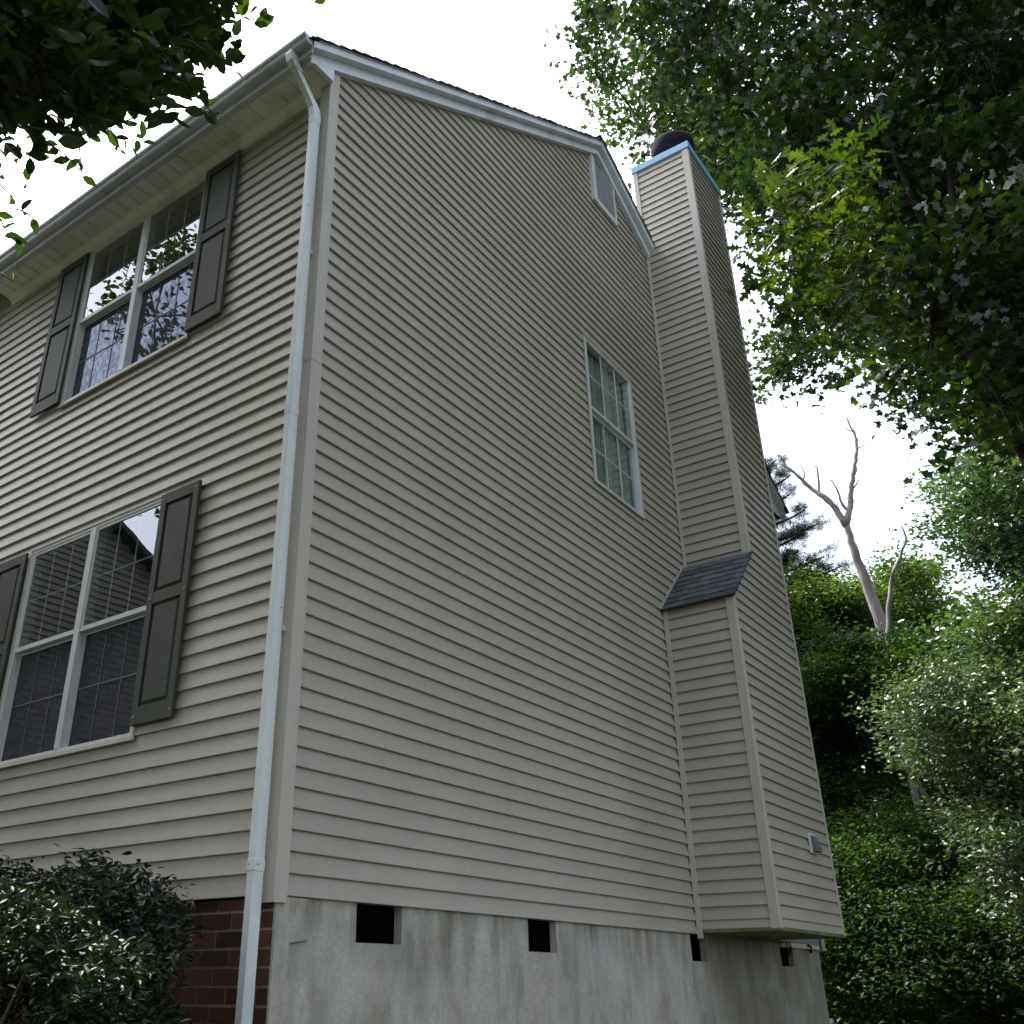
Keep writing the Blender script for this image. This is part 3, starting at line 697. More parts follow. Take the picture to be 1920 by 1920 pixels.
# shoulder shingles
sl_ = Vector((CX1-CX0, 0, ZS1-ZS0)); SL = sl_.length; sdir = sl_/SL; snor = Vector((-sdir.z, 0, sdir.x))
P0 = Vector((CX0-.030, 0, ZS0-.030)); SLL = SL+.035
m = MB()
A = [P0, P0+sdir*SLL]
m.prism([A[0]+Vector((0, CY-.028, 0)), A[1]+Vector((0, CY-.028, 0)), A[1]+snor*.012+Vector((0, CY-.028, 0)), A[0]+snor*.012+Vector((0, CY-.028, 0))],
        [A[0]+Vector((0, -.002, 0)), A[1]+Vector((0, -.002, 0)), A[1]+snor*.012+Vector((0, -.002, 0)), A[0]+snor*.012+Vector((0, -.002, 0))])
m.build('shoulder_deck', m_black, chim)
rows = 8; ex = SLL/rows
for i in range(rows):
    s0 = P0+sdir*(i*ex)+snor*.0125
    y = CY-.032; first = True; offs = (i*.137) % .25
    while y < -.006:
        wdt = (.25-offs if first and offs > .04 else .25) if True else .25
        if i % 2: wdt *= 1.0
        yb = min(y+wdt, -.004); first = False
        g = .007; a = s0+sdir*0; t_ = .011+rnd.uniform(0, .004); drop = rnd.choice((0, 0, .006))
        q = MB(); e1 = a-sdir*(.006+drop); e2 = a+sdir*(ex+.004)
        q.prism([e1+Vector((0, y, 0)), e2+Vector((0, y, 0)), e2+snor*.003+Vector((0, y, 0)), e1+snor*t_+Vector((0, y, 0))],
                [e1+Vector((0, yb-g, 0)), e2+Vector((0, yb-g, 0)), e2+snor*.003+Vector((0, yb-g, 0)), e1+snor*t_+Vector((0, yb-g, 0))])
        q.build('shingle', m_shingle, chim); y = yb
m = MB(); o1 = Vector((0, -.0035, 0)); o2 = Vector((0, .0, 0)); a, b_ = P0+snor*.02-sdir*.005, P0+sdir*(SLL+.01)+snor*.02
m.prism([a+o1, b_+o1, b_+snor*.028+o1, a+snor*.028+o1], [a+Vector((0, .002, 0)), b_+Vector((0, .002, 0)), b_+snor*.028+Vector((0, .002, 0)), a+snor*.028+Vector((0, .002, 0))]); m.build('flashing', m_trim_tan, chim)
# chase cover and flue cap
m = MB(); m.box(CX1-.022, CR+.02, CY-.022, .060, CT, CT+.098); cap = m.build('chase_cover', m_cap, chim, bevel=.004); cap['label'] = 'pale blue metal chase cover'
FX, FY, FZ = 6.02, -.345, CT+.098
m = MB(); m.tube([(FX, FY, FZ), (FX, FY, FZ+.17)], [.15, .15], 24); fl = m.build('flue_pipe', m_black, chim, True)
m = MB(); m.tube([(FX, FY, FZ+.16), (FX, FY, FZ+.165), (FX, FY, FZ+.54), (FX, FY, FZ+.60), (FX, FY, FZ+.63)], [.23, .285, .285, .25, .05], 28); m.build('flue_cap', m_black, chim, True)
# exhaust hood on the chimney face
hx, hz = 5.935, .69
m = MB(); m.box(hx, hx+.19, CY-.014, CY+.004, hz, hz+.175); hood = m.build('outlet_block', m_frame, chim, bevel=.003); hood['label'] = 'small grey covered outlet on a white mounting block'
m = MB(); m.prism([(hx+.03, CY-.0142, hz+.16), (hx+.03, CY-.030, hz+.15), (hx+.03, CY-.060, hz+.045), (hx+.03, CY-.060, hz+.012), (hx+.03, CY-.0142, hz+.012)],
                  [(hx+.16, CY-.0142, hz+.16), (hx+.16, CY-.030, hz+.15), (hx+.16, CY-.060, hz+.045), (hx+.16, CY-.060, hz+.012), (hx+.16, CY-.0142, hz+.012)])
m.build('outlet_cover', m_grey, hood, bevel=.004)
m = MB(); m.tube([(7.04, -.02, .0), (7.03, -.03, -.045), (6.99, -.03, -.09), (6.93, .0, -.14), (6.90, .08, -.16)], [.012]*5, 8); cab = m.build('cable', m_black, house, True)
m = MB(); m.tube([(7.62, -.01, -.01), (7.66, -.03, -.03), (7.62, -.035, -.055), (7.66, -.02, -.075), (7.70, .0, -.06)], [.012]*5, 8); m.build('cable', m_black, house, True)

# ------------------------------------------------------------------ white slatted post beyond the foundation corner
post = thing('white_post', 'white slatted post with a dark cap behind the far foundation corner', 'post', (10.2, .78, GROUND))
m = MB(); px, py = 10.2, .78
m.box(px-.09, px+.09, py-.09, py-.07, GROUND, -.76); m.box(px-.09, px-.07, py-.07, py+.09, GROUND, -.76); m.build('post_body', m_frame, post)
for i in range(7):
    q = MB(); q.box(px-.10, px+.10, py-.105, py-.091, -.80-.09*i, -.80-.09*i+.05); q.build('slat', m_white, post)
m = MB(); m.box(px-.11, px+.11, py-.11, py+.10, -.745, -.71); m.build('post_cap', m_black, post)

# ------------------------------------------------------------------ foliage engine
BLOBS = {
 'oak': [(10.41,-4.47,6.68,0.56),(9.85,-4.82,13.23,0.84),(10.53,-5.69,16.19,0.56),(11,-7.38,15.04,0.8),(8.4,-3,10.31,0.58),(7.9,-5.43,9.59,0.73),(10.28,-5.22,9.6,0.54),(11.9,-4.04,16.05,0.72),(8.5,-4.33,9.21,0.71),(12.25,-4.4,13.74,0.53),(11.41,-6.61,14.8,0.79),(10.07,-1.61,10.95,0.83),(6.92,-1.61,10.36,0.62),(9.43,-6.28,12.63,0.48),(7.95,-4.56,5.14,0.66),(10.25,-0.06,12.95,0.49),(9.72,-6.24,11.3,0.47),(9.84,-5.85,9.18,0.72),(11.97,-6.46,12.59,0.61),(10.34,-2.98,8.05,0.73),(7.09,-0.91,13.93,0.54),(9.34,-2.76,6,0.6),(10.5,-2.19,8.65,0.58),(11.78,-2.25,11.2,0.66),(11.09,-3.32,11.63,0.55),(8.31,-2.88,7.56,0.85),(11.18,-6.92,14.06,0.55),(10.34,2.24,20.63,0.65),(8.87,-3.33,10.29,0.65),(11.38,-7.29,13.38,0.55),(7.25,-0.43,12.62,0.82),(7.04,-2.48,12.92,0.47),(10.45,0.41,14.69,0.84),(10.7,-6.75,12.45,0.82),(12.02,-3.98,18.96,0.78),(13.23,-2.7,15.64,0.6),(9.3,-5.86,9.43,0.59),(7.58,1.28,15.03,0.47),(7.25,-3.32,9.03,0.51),(9.07,-6.88,11.97,0.83),(11.22,2.18,16.73,0.46),(11.21,1.05,16.06,0.74),(9.31,0.24,15.02,0.6),(9.27,-3.58,6.62,0.63),(10.76,-2.96,9.98,0.77),(12.46,0.02,18.32,0.65),(12,-5.93,12.1,0.46),(11.25,-5.33,15,0.53),(10.6,-1.1,11.37,0.56),(12.27,-5.05,18.68,0.72),(8.73,-2.38,8.29,0.57),(10.9,-4.16,18.06,0.52),(11.61,-4.34,15.42,0.85),(11.53,-4.85,17.81,0.66),(7.55,-2.58,6.57,0.54),(8.92,-1.29,18.24,0.67),(9.33,2.05,16.07,0.6),(12.9,-4.18,8.96,0.64),(8.1,-6.45,11.26,0.71),(12.03,-1.59,12.48,0.67),(11.31,-3.63,15.76,0.68),(8.01,-1.39,10.8,0.73),(9.56,-0.81,12,0.54),(8.57,-3.79,5.67,0.52),(13.19,-3.99,19.45,0.79),(7.33,-3.44,13.45,0.72),(12.9,-3.05,11.9,0.57),(8.91,-3.29,14.81,0.75),(8.52,-2.05,12.39,0.66),(10.93,-4.87,7.15,0.67),(10.78,-4.08,17.29,0.85),(9.91,-4.76,10.09,0.8),(7.26,-4.94,7.09,0.66),(10.12,-5.13,15.7,0.83),(12.1,-7.41,14.85,0.54),(9.62,-2,16.98,0.61),(11.04,0.21,15.06,0.68),(10.02,-4.74,10.78,0.52),(8.81,-5.65,9.85,0.82),(9.42,-1.5,16.19,0.66),(11.53,-4.09,12.92,0.46),(9.24,-1.35,11.42,0.49),(11.37,-7.22,14.23,0.62),(7.15,-2.53,6.93,0.65),(7.07,-2.73,9.41,0.45),(9.24,-2.79,10.93,0.5),(12.13,-0.55,11.18,0.76),(10.66,-1.82,7.81,0.77),(13.25,-6.19,19.09,0.67),(12.93,-4.52,16.42,0.85),(7.33,-1.61,9.63,0.76),(12.42,-4.99,15.95,0.67),(9.08,-5.83,11.26,0.47),(11.34,-2.25,10.86,0.53),(10.18,-5.51,10.55,0.5),(11.34,0.18,14.64,0.63),(9.68,-2.68,7.57,0.46),(7.75,-4.02,8.49,0.66),(8.44,1.02,19.95,0.52),(8.24,-1.02,9.73,0.61),(10.09,-5.64,8.17,0.74),(7.39,0.48,14.81,0.61),(7.78,-4,5.81,0.51),(8.94,-2.56,9.73,0.67),(9.38,-3.04,7.27,0.63),(6.75,0.03,13.44,0.47),(12.24,-4.63,10.42,0.52),(12.38,-0.58,12.8,0.67),(10.09,-4.92,7.4,0.64),(11.79,-0.45,18.37,0.68),(12.5,2.05,25.26,0.73),(8.61,-3.59,8.63,0.51),(7.57,-5.51,8.36,0.72),(11.66,-1.32,14.45,0.79),(11.59,-5.23,11.25,0.46),(7.17,-3.86,5.56,0.59),(12.23,-5.26,17.34,0.84),(12.12,-4.96,9.7,0.83),(8.48,-6.93,12.2,0.68),(8.91,-0.13,12.89,0.72),(11.66,-7.51,14.57,0.76),(13.27,-0.44,17.63,0.68),(9.53,-1.88,7.37,0.5),(10.08,-3.48,16.65,0.67),(13.19,-0.46,25.8,0.45),(8.17,-5.8,8.62,0.69),(8.22,-1.84,7.59,0.64),(12.9,-6.2,9.99,0.75),(10.56,0.06,21.77,0.45),(10.42,-0.86,17.02,0.66),(13.1,-4.96,7.77,0.49),(10.52,-2.93,19.12,0.58),(11.27,-5.6,13.74,0.54),(9.92,-6.07,10.09,0.52),(12.17,-2.89,16.58,0.5),(13.02,-3.25,14.77,0.71),(7.75,-4.19,12.65,0.69),(9.33,-7.13,12.8,0.6),(12.43,-2.22,13.56,0.7),(12.14,-1.97,13.83,0.67),(11.82,-4.26,12.28,0.52),(12.82,-6.15,14.45,0.77),(13.42,-3.61,21.27,0.54),(10.95,-3.14,10.54,0.77),(9.05,-5.23,8.25,0.81),(10.59,-0.36,13.53,0.76),(8.43,-3.96,6.96,0.59),(12.96,-4.87,10.93,0.48),(7.42,-1.93,15.11,0.85),(10.38,-0.56,18.94,0.68),(13.49,-2.56,10.55,0.67),(12.18,-3.75,7.33,0.66),(11.44,-2.52,9.01,0.77),(10.02,-7.06,14.18,0.45),(11.96,0.12,18.13,0.71),(7.82,-5.28,10.59,0.64),(11.65,-7.01,13.02,0.73),(12.77,-0.39,11.24,0.53),(8.06,-0.83,12.12,0.61),(11.4,-3.83,6.93,0.67),(8.35,-6.61,10.56,0.5),(10.8,-6.02,12.73,0.71),(9.01,-2.99,5.9,0.51),(12.3,-6.61,17.01,0.62),(7.6,-0.51,17.43,0.49),(10.19,-4.09,6.25,0.77),(12.65,-4.32,13.04,0.63),(12.48,1.8,18.36,0.73),(9.07,0.17,17.43,0.83),(8.46,-3.51,12.27,0.55),(7.77,-3.81,12.08,0.78),(8.75,-3.82,8.21,0.62),(12.07,-2.61,20.8,0.85),(11.93,3.04,19.06,0.5),(9.77,-6.42,13.63,0.76),(9.17,-4.29,6.12,0.67),(10.22,-5.04,11.14,0.68),(12.84,-1.3,17.4,0.51),(7.17,-3.61,13.98,0.45),(10.16,-6.04,15.66,0.53),(12.02,-1.5,20.41,0.54),(12.85,-6.28,10.5,0.63),(11.16,-5.89,11.46,0.51),(6.84,-0.82,14.35,0.48),(12.63,-1.05,12.16,0.85),(11.7,-6.12,11.47,0.79),(7.63,-2.45,11.24,0.72),(8.82,-4.72,7.38,0.73),(11.53,0.18,9.38,0.49),(9.31,-5.65,10.1,0.63),(8.13,-2.16,9.34,0.72),(13.14,-3.37,11,0.48),(10.87,-6.37,10.24,0.64),(11.26,2.73,20.14,0.52),(9.66,-1.83,8.92,0.68),(7.32,-4.23,12.35,0.66),(13.42,-3.84,12.16,0.51),(7.25,-4.45,5.28,0.82),(13.19,-0.93,10.77,0.71),(8.07,-2.99,13.59,0.76),(9.35,-2.26,11.6,0.69),(9.06,-3.16,6.62,0.69),(12.68,-4.04,19.94,0.69),(10.45,-2.49,11.23,0.61),(7.69,-4.23,6.66,0.59),(11.39,-0.57,15.09,0.61),(9.32,-5.3,12.33,0.76),(9.77,-2.08,11.06,0.49),(8.34,-4.92,9.43,0.53),(10.35,-1.93,11.37,0.5),(8.87,-3.75,14.91,0.56),(9.87,-0.89,9.6,0.67),(11.08,-0.94,12.07,0.54),(8.33,-1.87,8.86,0.75),(11.85,-3.5,15.36,0.58),(8.92,0.47,15,0.61),(13.49,-1.87,9.21,0.75),(8.95,-4.92,9.14,0.84),(8.32,-5.06,10.13,0.74),(10.6,-4.02,9.67,0.56),(7.84,-5.45,11.36,0.6),(12.45,-3.18,11.16,0.59),(10.95,-5,12.94,0.76),(12.3,-4.33,8.48,0.61),(11.32,-3.91,10.39,0.62),(8.09,-5.49,12.27,0.47),(9.21,-4.45,6.69,0.52),(9.58,-3.79,5.86,0.67),(7.01,-1.9,13.67,0.52),(12.02,1.75,15.29,0.47),(9.76,-4.53,8.55,0.83),(7.68,-4.31,4.57,0.68),(7.51,-0.81,12.06,0.49),(12.86,-1.67,10.94,0.78),(11.31,-4.43,8.38,0.84),(8.47,0.29,11.63,0.64),(10.02,-4.17,6.69,0.49),(10.3,-5.35,7.55,0.65),(11.97,1.67,25.81,0.54),(13.25,-4.58,17.58,0.67),(12.47,2.15,19.91,0.64),(7.53,-2.3,9.88,0.8),(9.74,-4.33,11.6,0.8),(8.01,-4.03,10.61,0.84),(9.75,-2.8,8.36,0.6),(11.93,0.79,14.72,0.47),(8.12,-3.11,8.51,0.47),(11.94,-3.35,13.28,0.68),(10.94,-1.15,10.92,0.57),(12.82,-3.72,16.47,0.6),(8.41,0.04,16.03,0.75),(10.72,1.86,15.92,0.84),(10.87,0.38,21.51,0.47),(7.66,-4.13,7.19,0.56),(10.26,-1.43,11.87,0.64),(7.19,-3.45,7.16,0.82),(8.25,-4.33,4.61,0.69),(9.31,-2.03,15.88,0.72),(9.83,-6.45,10.89,0.64),(11.13,0.37,22.29,0.58),(7.91,-0.2,14.67,0.7),(11.64,-1.24,16.3,0.62),(7.38,-3.35,5.93,0.77),(8.29,-0.6,14.72,0.45),(12.02,-5.29,10.31,0.66),(7.91,-4.27,14.09,0.6),(13.54,-4.19,7.71,0.72),(12.97,-5.72,9.37,0.84),(10.11,-3.06,14.19,0.63),(9.14,-4.38,9.61,0.68),(12.55,-7.45,16.31,0.75),(10.71,-2.3,9.17,0.83),(9.98,-4.3,7.71,0.65),(7.63,-6.17,10.95,0.74),(7.99,-1.26,12.14,0.47),(11.49,-4.33,16.45,0.47),(9.16,-4.09,11.05,0.79),(12.23,-2.84,12.42,0.55),(13.01,-4.59,13.68,0.48),(8.55,-1.33,11.09,0.78),(10.22,-4.59,5.83,0.73),(11.48,-5.43,13.3,0.67),(9.91,-3.21,12.27,0.61),(10.78,-4.08,10.29,0.54),(8.73,0.45,19.83,0.49),(9.71,2.21,18.14,0.48),(9.7,-2.86,8.91,0.79),(12.23,-1.39,15.79,0.78),(10.19,-7.6,13.55,0.45),(12.06,-1.38,10.23,0.53),(10.63,-3.52,16.97,0.65),(10.68,-6.02,15.68,0.59),(8.95,-3.98,12.2,0.71),(11.3,1.26,23.71,0.83),(11.96,-2.9,10.91,0.56),(9.76,-5.11,6.53,0.71),(10.85,0.1,12.74,0.76),(12.96,-1.5,16.9,0.63),(13.1,-5.01,9.35,0.8),(12.46,-5.33,8.72,0.48),(10.31,-1.85,11.89,0.5),(11.48,-0.3,9.25,0.76),(10.06,-2.9,15.28,0.83),(11.6,-1.05,17.21,0.64),(11.82,1.27,15.56,0.75),(12.3,-3.6,20.12,0.67),(12.16,-3,15.57,0.68),(10.5,-4.79,10.57,0.78),(8.17,-3.8,7.94,0.72),(12.27,0.46,10.35,0.64),(10.42,-4.81,7.06,0.72),(7.78,-1.65,10.3,0.55),(13.01,-4.18,18.27,0.62),(13.56,-3.74,16.62,0.84),(11.21,-3.81,11.77,0.68),(7.09,-3.8,8.43,0.63),(8.55,-5.16,7.02,0.58),(7.48,-2.37,12.39,0.82),(11.31,-6.47,13.37,0.5),(11.27,1.47,14.56,0.46),(8.06,-6.29,10.2,0.81),(12.82,0.69,20.55,0.51),(9.62,-0.13,15.84,0.63),(8.26,-0.51,10.93,0.65),(7.5,-3,5.31,0.58),(8.6,-0.85,11.59,0.8),(9.02,-3.97,5.2,0.67),(8.01,-4.77,13.32,0.62),(9.83,-3.86,16.36,0.47),(12.01,-3.32,7.41,0.74)],
 'oak_near': [(5.8,-2.38,7.99,0.32),(5.2,-1.83,6.41,0.39),(6.32,-1.88,6.88,0.42),(4.56,-2.11,5.24,0.44),(6.38,-2.41,7.69,0.32),(6.17,-1.34,6.44,0.43),(4.2,-2.38,6.43,0.38),(4.38,-1.97,6.3,0.37),(5.8,-1.66,7.98,0.37),(5.6,-2.35,7.46,0.36),(5.78,-1.92,5.87,0.37),(5.81,-2.4,6.8,0.31),(5.59,-2.33,6.1,0.34),(4.61,-1.84,5.86,0.45),(4.88,-2.29,6.28,0.31),(5.22,-2.32,6.43,0.36)],
 'maple': [(16.03,-3.41,5.17,0.89),(15.21,-2.13,4.42,0.55),(18.26,-3.34,9.13,0.92),(13.72,-1.87,4.8,0.85),(17.42,-1.68,9,0.9),(16.66,-2.51,7.02,0.77),(14.29,-2.06,4.5,0.85),(16.29,-3.09,6.82,0.92),(16.79,-3.98,4.71,0.55),(16.68,-2.76,8.24,0.57),(14.56,-4.03,6.55,0.53),(16.08,-4.4,6.68,0.55),(17.52,-3.81,7.41,0.78),(15.37,-3.69,7.22,0.55),(17.56,-4.06,6.09,0.78),(15.58,-1.55,7.32,0.76),(15.84,-2.8,8.02,0.64),(14.03,-3.62,4.79,0.52),(18.32,-5.19,7.74,0.66),(17.06,-2.39,7.51,0.86),(15.2,-2.66,6.59,0.65),(18.53,-2.19,9.1,0.54),(15.77,-1.97,6.77,0.79),(14.48,-3.17,4.52,0.58),(17.01,-4.57,6.69,0.91),(17.9,-3.77,7.92,0.54),(14.03,-5.05,6.76,0.54),(15.96,-4.13,7.37,0.79),(15.06,-3.14,6.62,0.75),(16.33,-3.81,4.02,0.75),(17.22,-4.57,7.29,0.9),(16.83,-2.73,6.13,0.56),(18.42,-3.18,7.33,0.69),(13.67,-3.24,5.07,0.59),(16.02,-3.23,8.01,0.54),(17.59,-2.35,9.45,0.61),(16.09,-3.51,6.22,0.89),(15.71,-2.76,4.61,0.68),(14.03,-3.49,7.26,0.88),(16.59,-2.71,4.83,0.93),(14.5,-2.53,5.31,0.58),(15.02,-3.37,3.78,0.94),(15.88,-2.51,6.52,0.76),(15.18,-3.46,7.55,0.56),(14.84,-3.19,4.96,0.66),(16.88,-2.05,5.29,0.86),(15.83,-3.78,3.91,0.57),(13.78,-3.5,5.91,0.58),(18.39,-1.23,6.13,0.81),(17.71,-5.03,8.66,0.51),(15.39,-1.86,5.47,0.61),(14.18,-4.81,7.26,0.53),(14.47,-3.75,5.14,0.54),(17.42,-3.34,5.75,0.66),(17.43,-3.77,5.29,0.69),(14.58,-2.32,6.67,0.95),(18.3,-3.82,4.72,0.74),(14.12,-3.18,3.99,0.52),(18.35,-2.77,5.7,0.84),(15.27,-3.4,5.42,0.71),(18.45,-4.01,8.17,0.54),(15.29,-3.83,6.38,0.53),(17.39,-3.27,7.49,0.56),(17.9,-2.05,8.12,0.72),(17.1,-3.94,8.5,0.6),(17.76,-2.79,5.33,0.63),(13.69,-2.78,6.33,0.74),(16.79,-3.25,8.44,0.71),(17.36,-1.66,5.65,0.73),(15.28,-2.18,7.92,0.85),(16.11,-3.52,7.42,0.6),(13.81,-2.23,7.09,0.66),(17.92,-3.92,6.65,0.57),(14.01,-3.82,6.29,0.77),(14.02,-3.59,5.5,0.73),(14.09,-2.69,5.7,0.52),(16.29,-4.03,6.38,0.75),(18.55,-4.69,7.26,0.71),(18.27,-2.37,9.63,0.65),(15.99,-2.8,5.8,0.68)],
 'wa': [(20.39,2.76,4.72,1.01),(21.69,2.47,4.98,0.73),(23.39,4.17,4.31,0.65),(21.77,2.11,8.42,0.67),(22.3,3.97,5.46,0.64),(23,3.56,6.44,1.05),(23.47,1.96,5.91,0.94),(20.79,2.02,8.09,0.87),(23.63,4.47,4.91,0.86),(21.64,2.27,6.72,0.76),(23.71,3.2,4.21,0.88),(24.21,2.94,8.89,0.78),(21.71,1.26,7.26,0.65),(19.88,2.93,7.32,0.88),(20.96,3.29,9.06,0.63),(20.48,2.58,6.82,0.64),(20.83,3.82,4.29,0.81),(22.29,2.41,4.1,1.02),(21.77,3.58,6.2,0.6),(22.04,2.54,7.14,0.69),(20.81,1.81,4.63,0.72),(24.03,3.87,5.73,0.83),(23.84,3.43,4.93,0.95),(24.4,1.89,8.37,1.09),(22.54,2.3,8,0.76),(23.85,4.01,8.33,0.65),(21.69,1.86,6.08,0.79),(24.16,2.74,5.24,1.02),(20.71,1.6,6.51,1.02),(24.41,4.5,7.2,0.71),(23.9,2.11,8.77,0.63),(23.61,4.07,9.53,0.68),(23.16,2.29,6.72,0.95),(21.24,2.53,8.18,0.75),(23.59,2.54,4.21,0.66),(22.05,3.53,5.02,0.84),(21.18,3.25,6.01,0.92),(19.95,2.41,3.94,0.66),(22.87,3.75,4.68,0.89),(19.93,3.25,5.19,1.05),(20.56,1.05,6.12,0.77),(23.31,3.87,8.43,0.81),(22.56,2.86,6.59,0.82),(21.66,3.14,7.44,0.84),(23.79,4.65,5.39,0.69),(22.79,2.59,9.04,0.88),(22.96,3.07,9.43,0.68),(20.71,3.13,7,0.77),(23.3,4.84,4.21,0.64),(22.64,2.66,5.72,0.62),(22.49,3.51,7.58,0.94),(19.98,3.42,3.97,0.66),(20.2,1.12,5.48,0.84),(23.52,1.9,7.61,1.08),(24.48,3.46,4.87,0.93),(22.36,1.88,6.2,1.05),(22.75,1.93,5.4,0.75),(20.32,1.89,5.19,1.04),(21.45,3.88,4.71,0.87),(21.13,2.93,6.69,0.7),(20.35,3.17,6.16,0.61),(21.45,2.28,3.81,0.69),(20.03,3.08,7.81,0.82),(21.11,2.67,4.83,0.85),(22.91,4.39,5.46,0.68),(20.37,2.96,8.42,0.73),(21.95,2.5,5.63,0.83),(21.19,2.3,7.69,0.71),(23.32,1.83,8.95,0.65),(20.97,3.18,3.95,0.73),(24.22,3.66,7.44,1.07),(19.56,3.62,3.36,0.85),(22.86,3.33,9.8,0.72),(20.21,1.76,8.13,0.64),(21.3,2.69,5.37,0.85)],
 'wb': [(12.14,-2.56,1.93,0.8),(13.61,-2.46,0.55,0.83),(13.69,-4.08,3.9,0.86),(13.37,-2.95,0.01,0.75),(12.2,-3.03,2.65,0.61),(12.83,-1.92,3.62,0.65),(14.33,-3.52,2.18,0.63),(12.58,-1.75,3.18,0.63),(15.12,-2.68,3.8,0.85),(14.71,-2.78,1.48,0.67),(15.28,-1.91,1.9,0.54),(13.18,-2.2,2.72,0.56),(13.12,-2.83,2.65,0.61),(12.47,-1.49,0.97,0.62),(14.19,-1.95,0.48,0.87),(13.86,-1.95,3.36,0.62),(15.52,-3.29,0.75,0.59),(12.46,-2.21,3.18,0.62),(13.82,-1.35,1.83,0.89),(11.58,-2.49,2.89,0.68),(11.92,-2.9,0.95,0.75),(14.26,-2.55,0.56,0.52),(11.62,-3.81,3.53,0.51),(12.8,-1.84,2.7,0.53),(13.45,-0.56,3.4,0.51),(13.98,-2.08,4.65,0.81),(11.93,-2.8,0.4,0.62),(13.72,-2.99,3.76,0.64),(14.38,-0.57,2.81,0.51),(14.75,-1.77,1.87,0.82),(12.47,-1.06,3.56,0.83),(13.95,-1.41,3.47,0.78),(15.2,-3.86,3.46,0.55),(11.92,-3.42,3.19,0.59),(14.81,-1.9,4.65,0.63),(14.81,-2.03,0.52,0.65),(12.88,-3.31,0.45,0.54),(15.42,-3.74,4.3,0.54),(14.34,-2.45,0.05,0.64),(14.12,-2.73,3.26,0.76),(13.35,-1.64,1.77,0.87),(12.57,-2.61,2.28,0.83),(14.03,-1.12,2.99,0.82),(12.35,-3.57,3.6,0.63),(15.48,-2.93,1.51,0.75),(15.4,-2.94,0.96,0.55),(14.53,-2.55,2.22,0.74),(11.65,-2.16,0.99,0.53),(11.75,-1.01,3,0.53),(14.26,-2.66,2.64,0.52),(13.7,-3.43,2.45,0.62),(12.57,-1.84,1.5,0.86),(12.78,-0.66,3.35,0.72),(13.1,-1.3,2.13,0.58),(13.56,-0.41,2.92,0.57),(13.21,-1.48,3.35,0.6),(12.31,-1.26,2.72,0.56),(12.92,-2.95,3.6,0.52),(13.33,-2.2,2,0.56),(14.56,-2.76,4.78,0.52),(11.7,-1.83,0.63,0.53),(15.5,-3.3,2.43,0.84),(11.53,-1.74,1.28,0.71),(13.31,-3.3,3.71,0.84),(12.69,-2.81,0.94,0.87),(12.6,-1.38,1.74,0.68),(15.55,-2.43,4.64,0.58),(14.92,-3.74,4.33,0.62),(12.66,-1.94,0.67,0.87),(12.74,-2.61,1.77,0.85),(15.15,-1.78,1.5,0.62),(13.72,-2.49,4.33,0.8),(13.26,-1.23,2.78,0.59),(12.38,-3.45,2.27,0.59),(13,-3.74,2.32,0.83),(12.97,-1.7,1.03,0.62),(11.95,-1.97,2.81,0.72),(12.87,-3.62,3.92,0.72),(13.86,-3.85,3.24,0.84),(14.89,-1.28,2.99,0.71),(13.86,-1.73,4.07,0.57),(15.23,-3.09,3.2,0.55),(11.6,-2.41,2.34,0.77),(13.99,-2.83,0.07,0.73),(12.14,-2.27,2.48,0.55)],
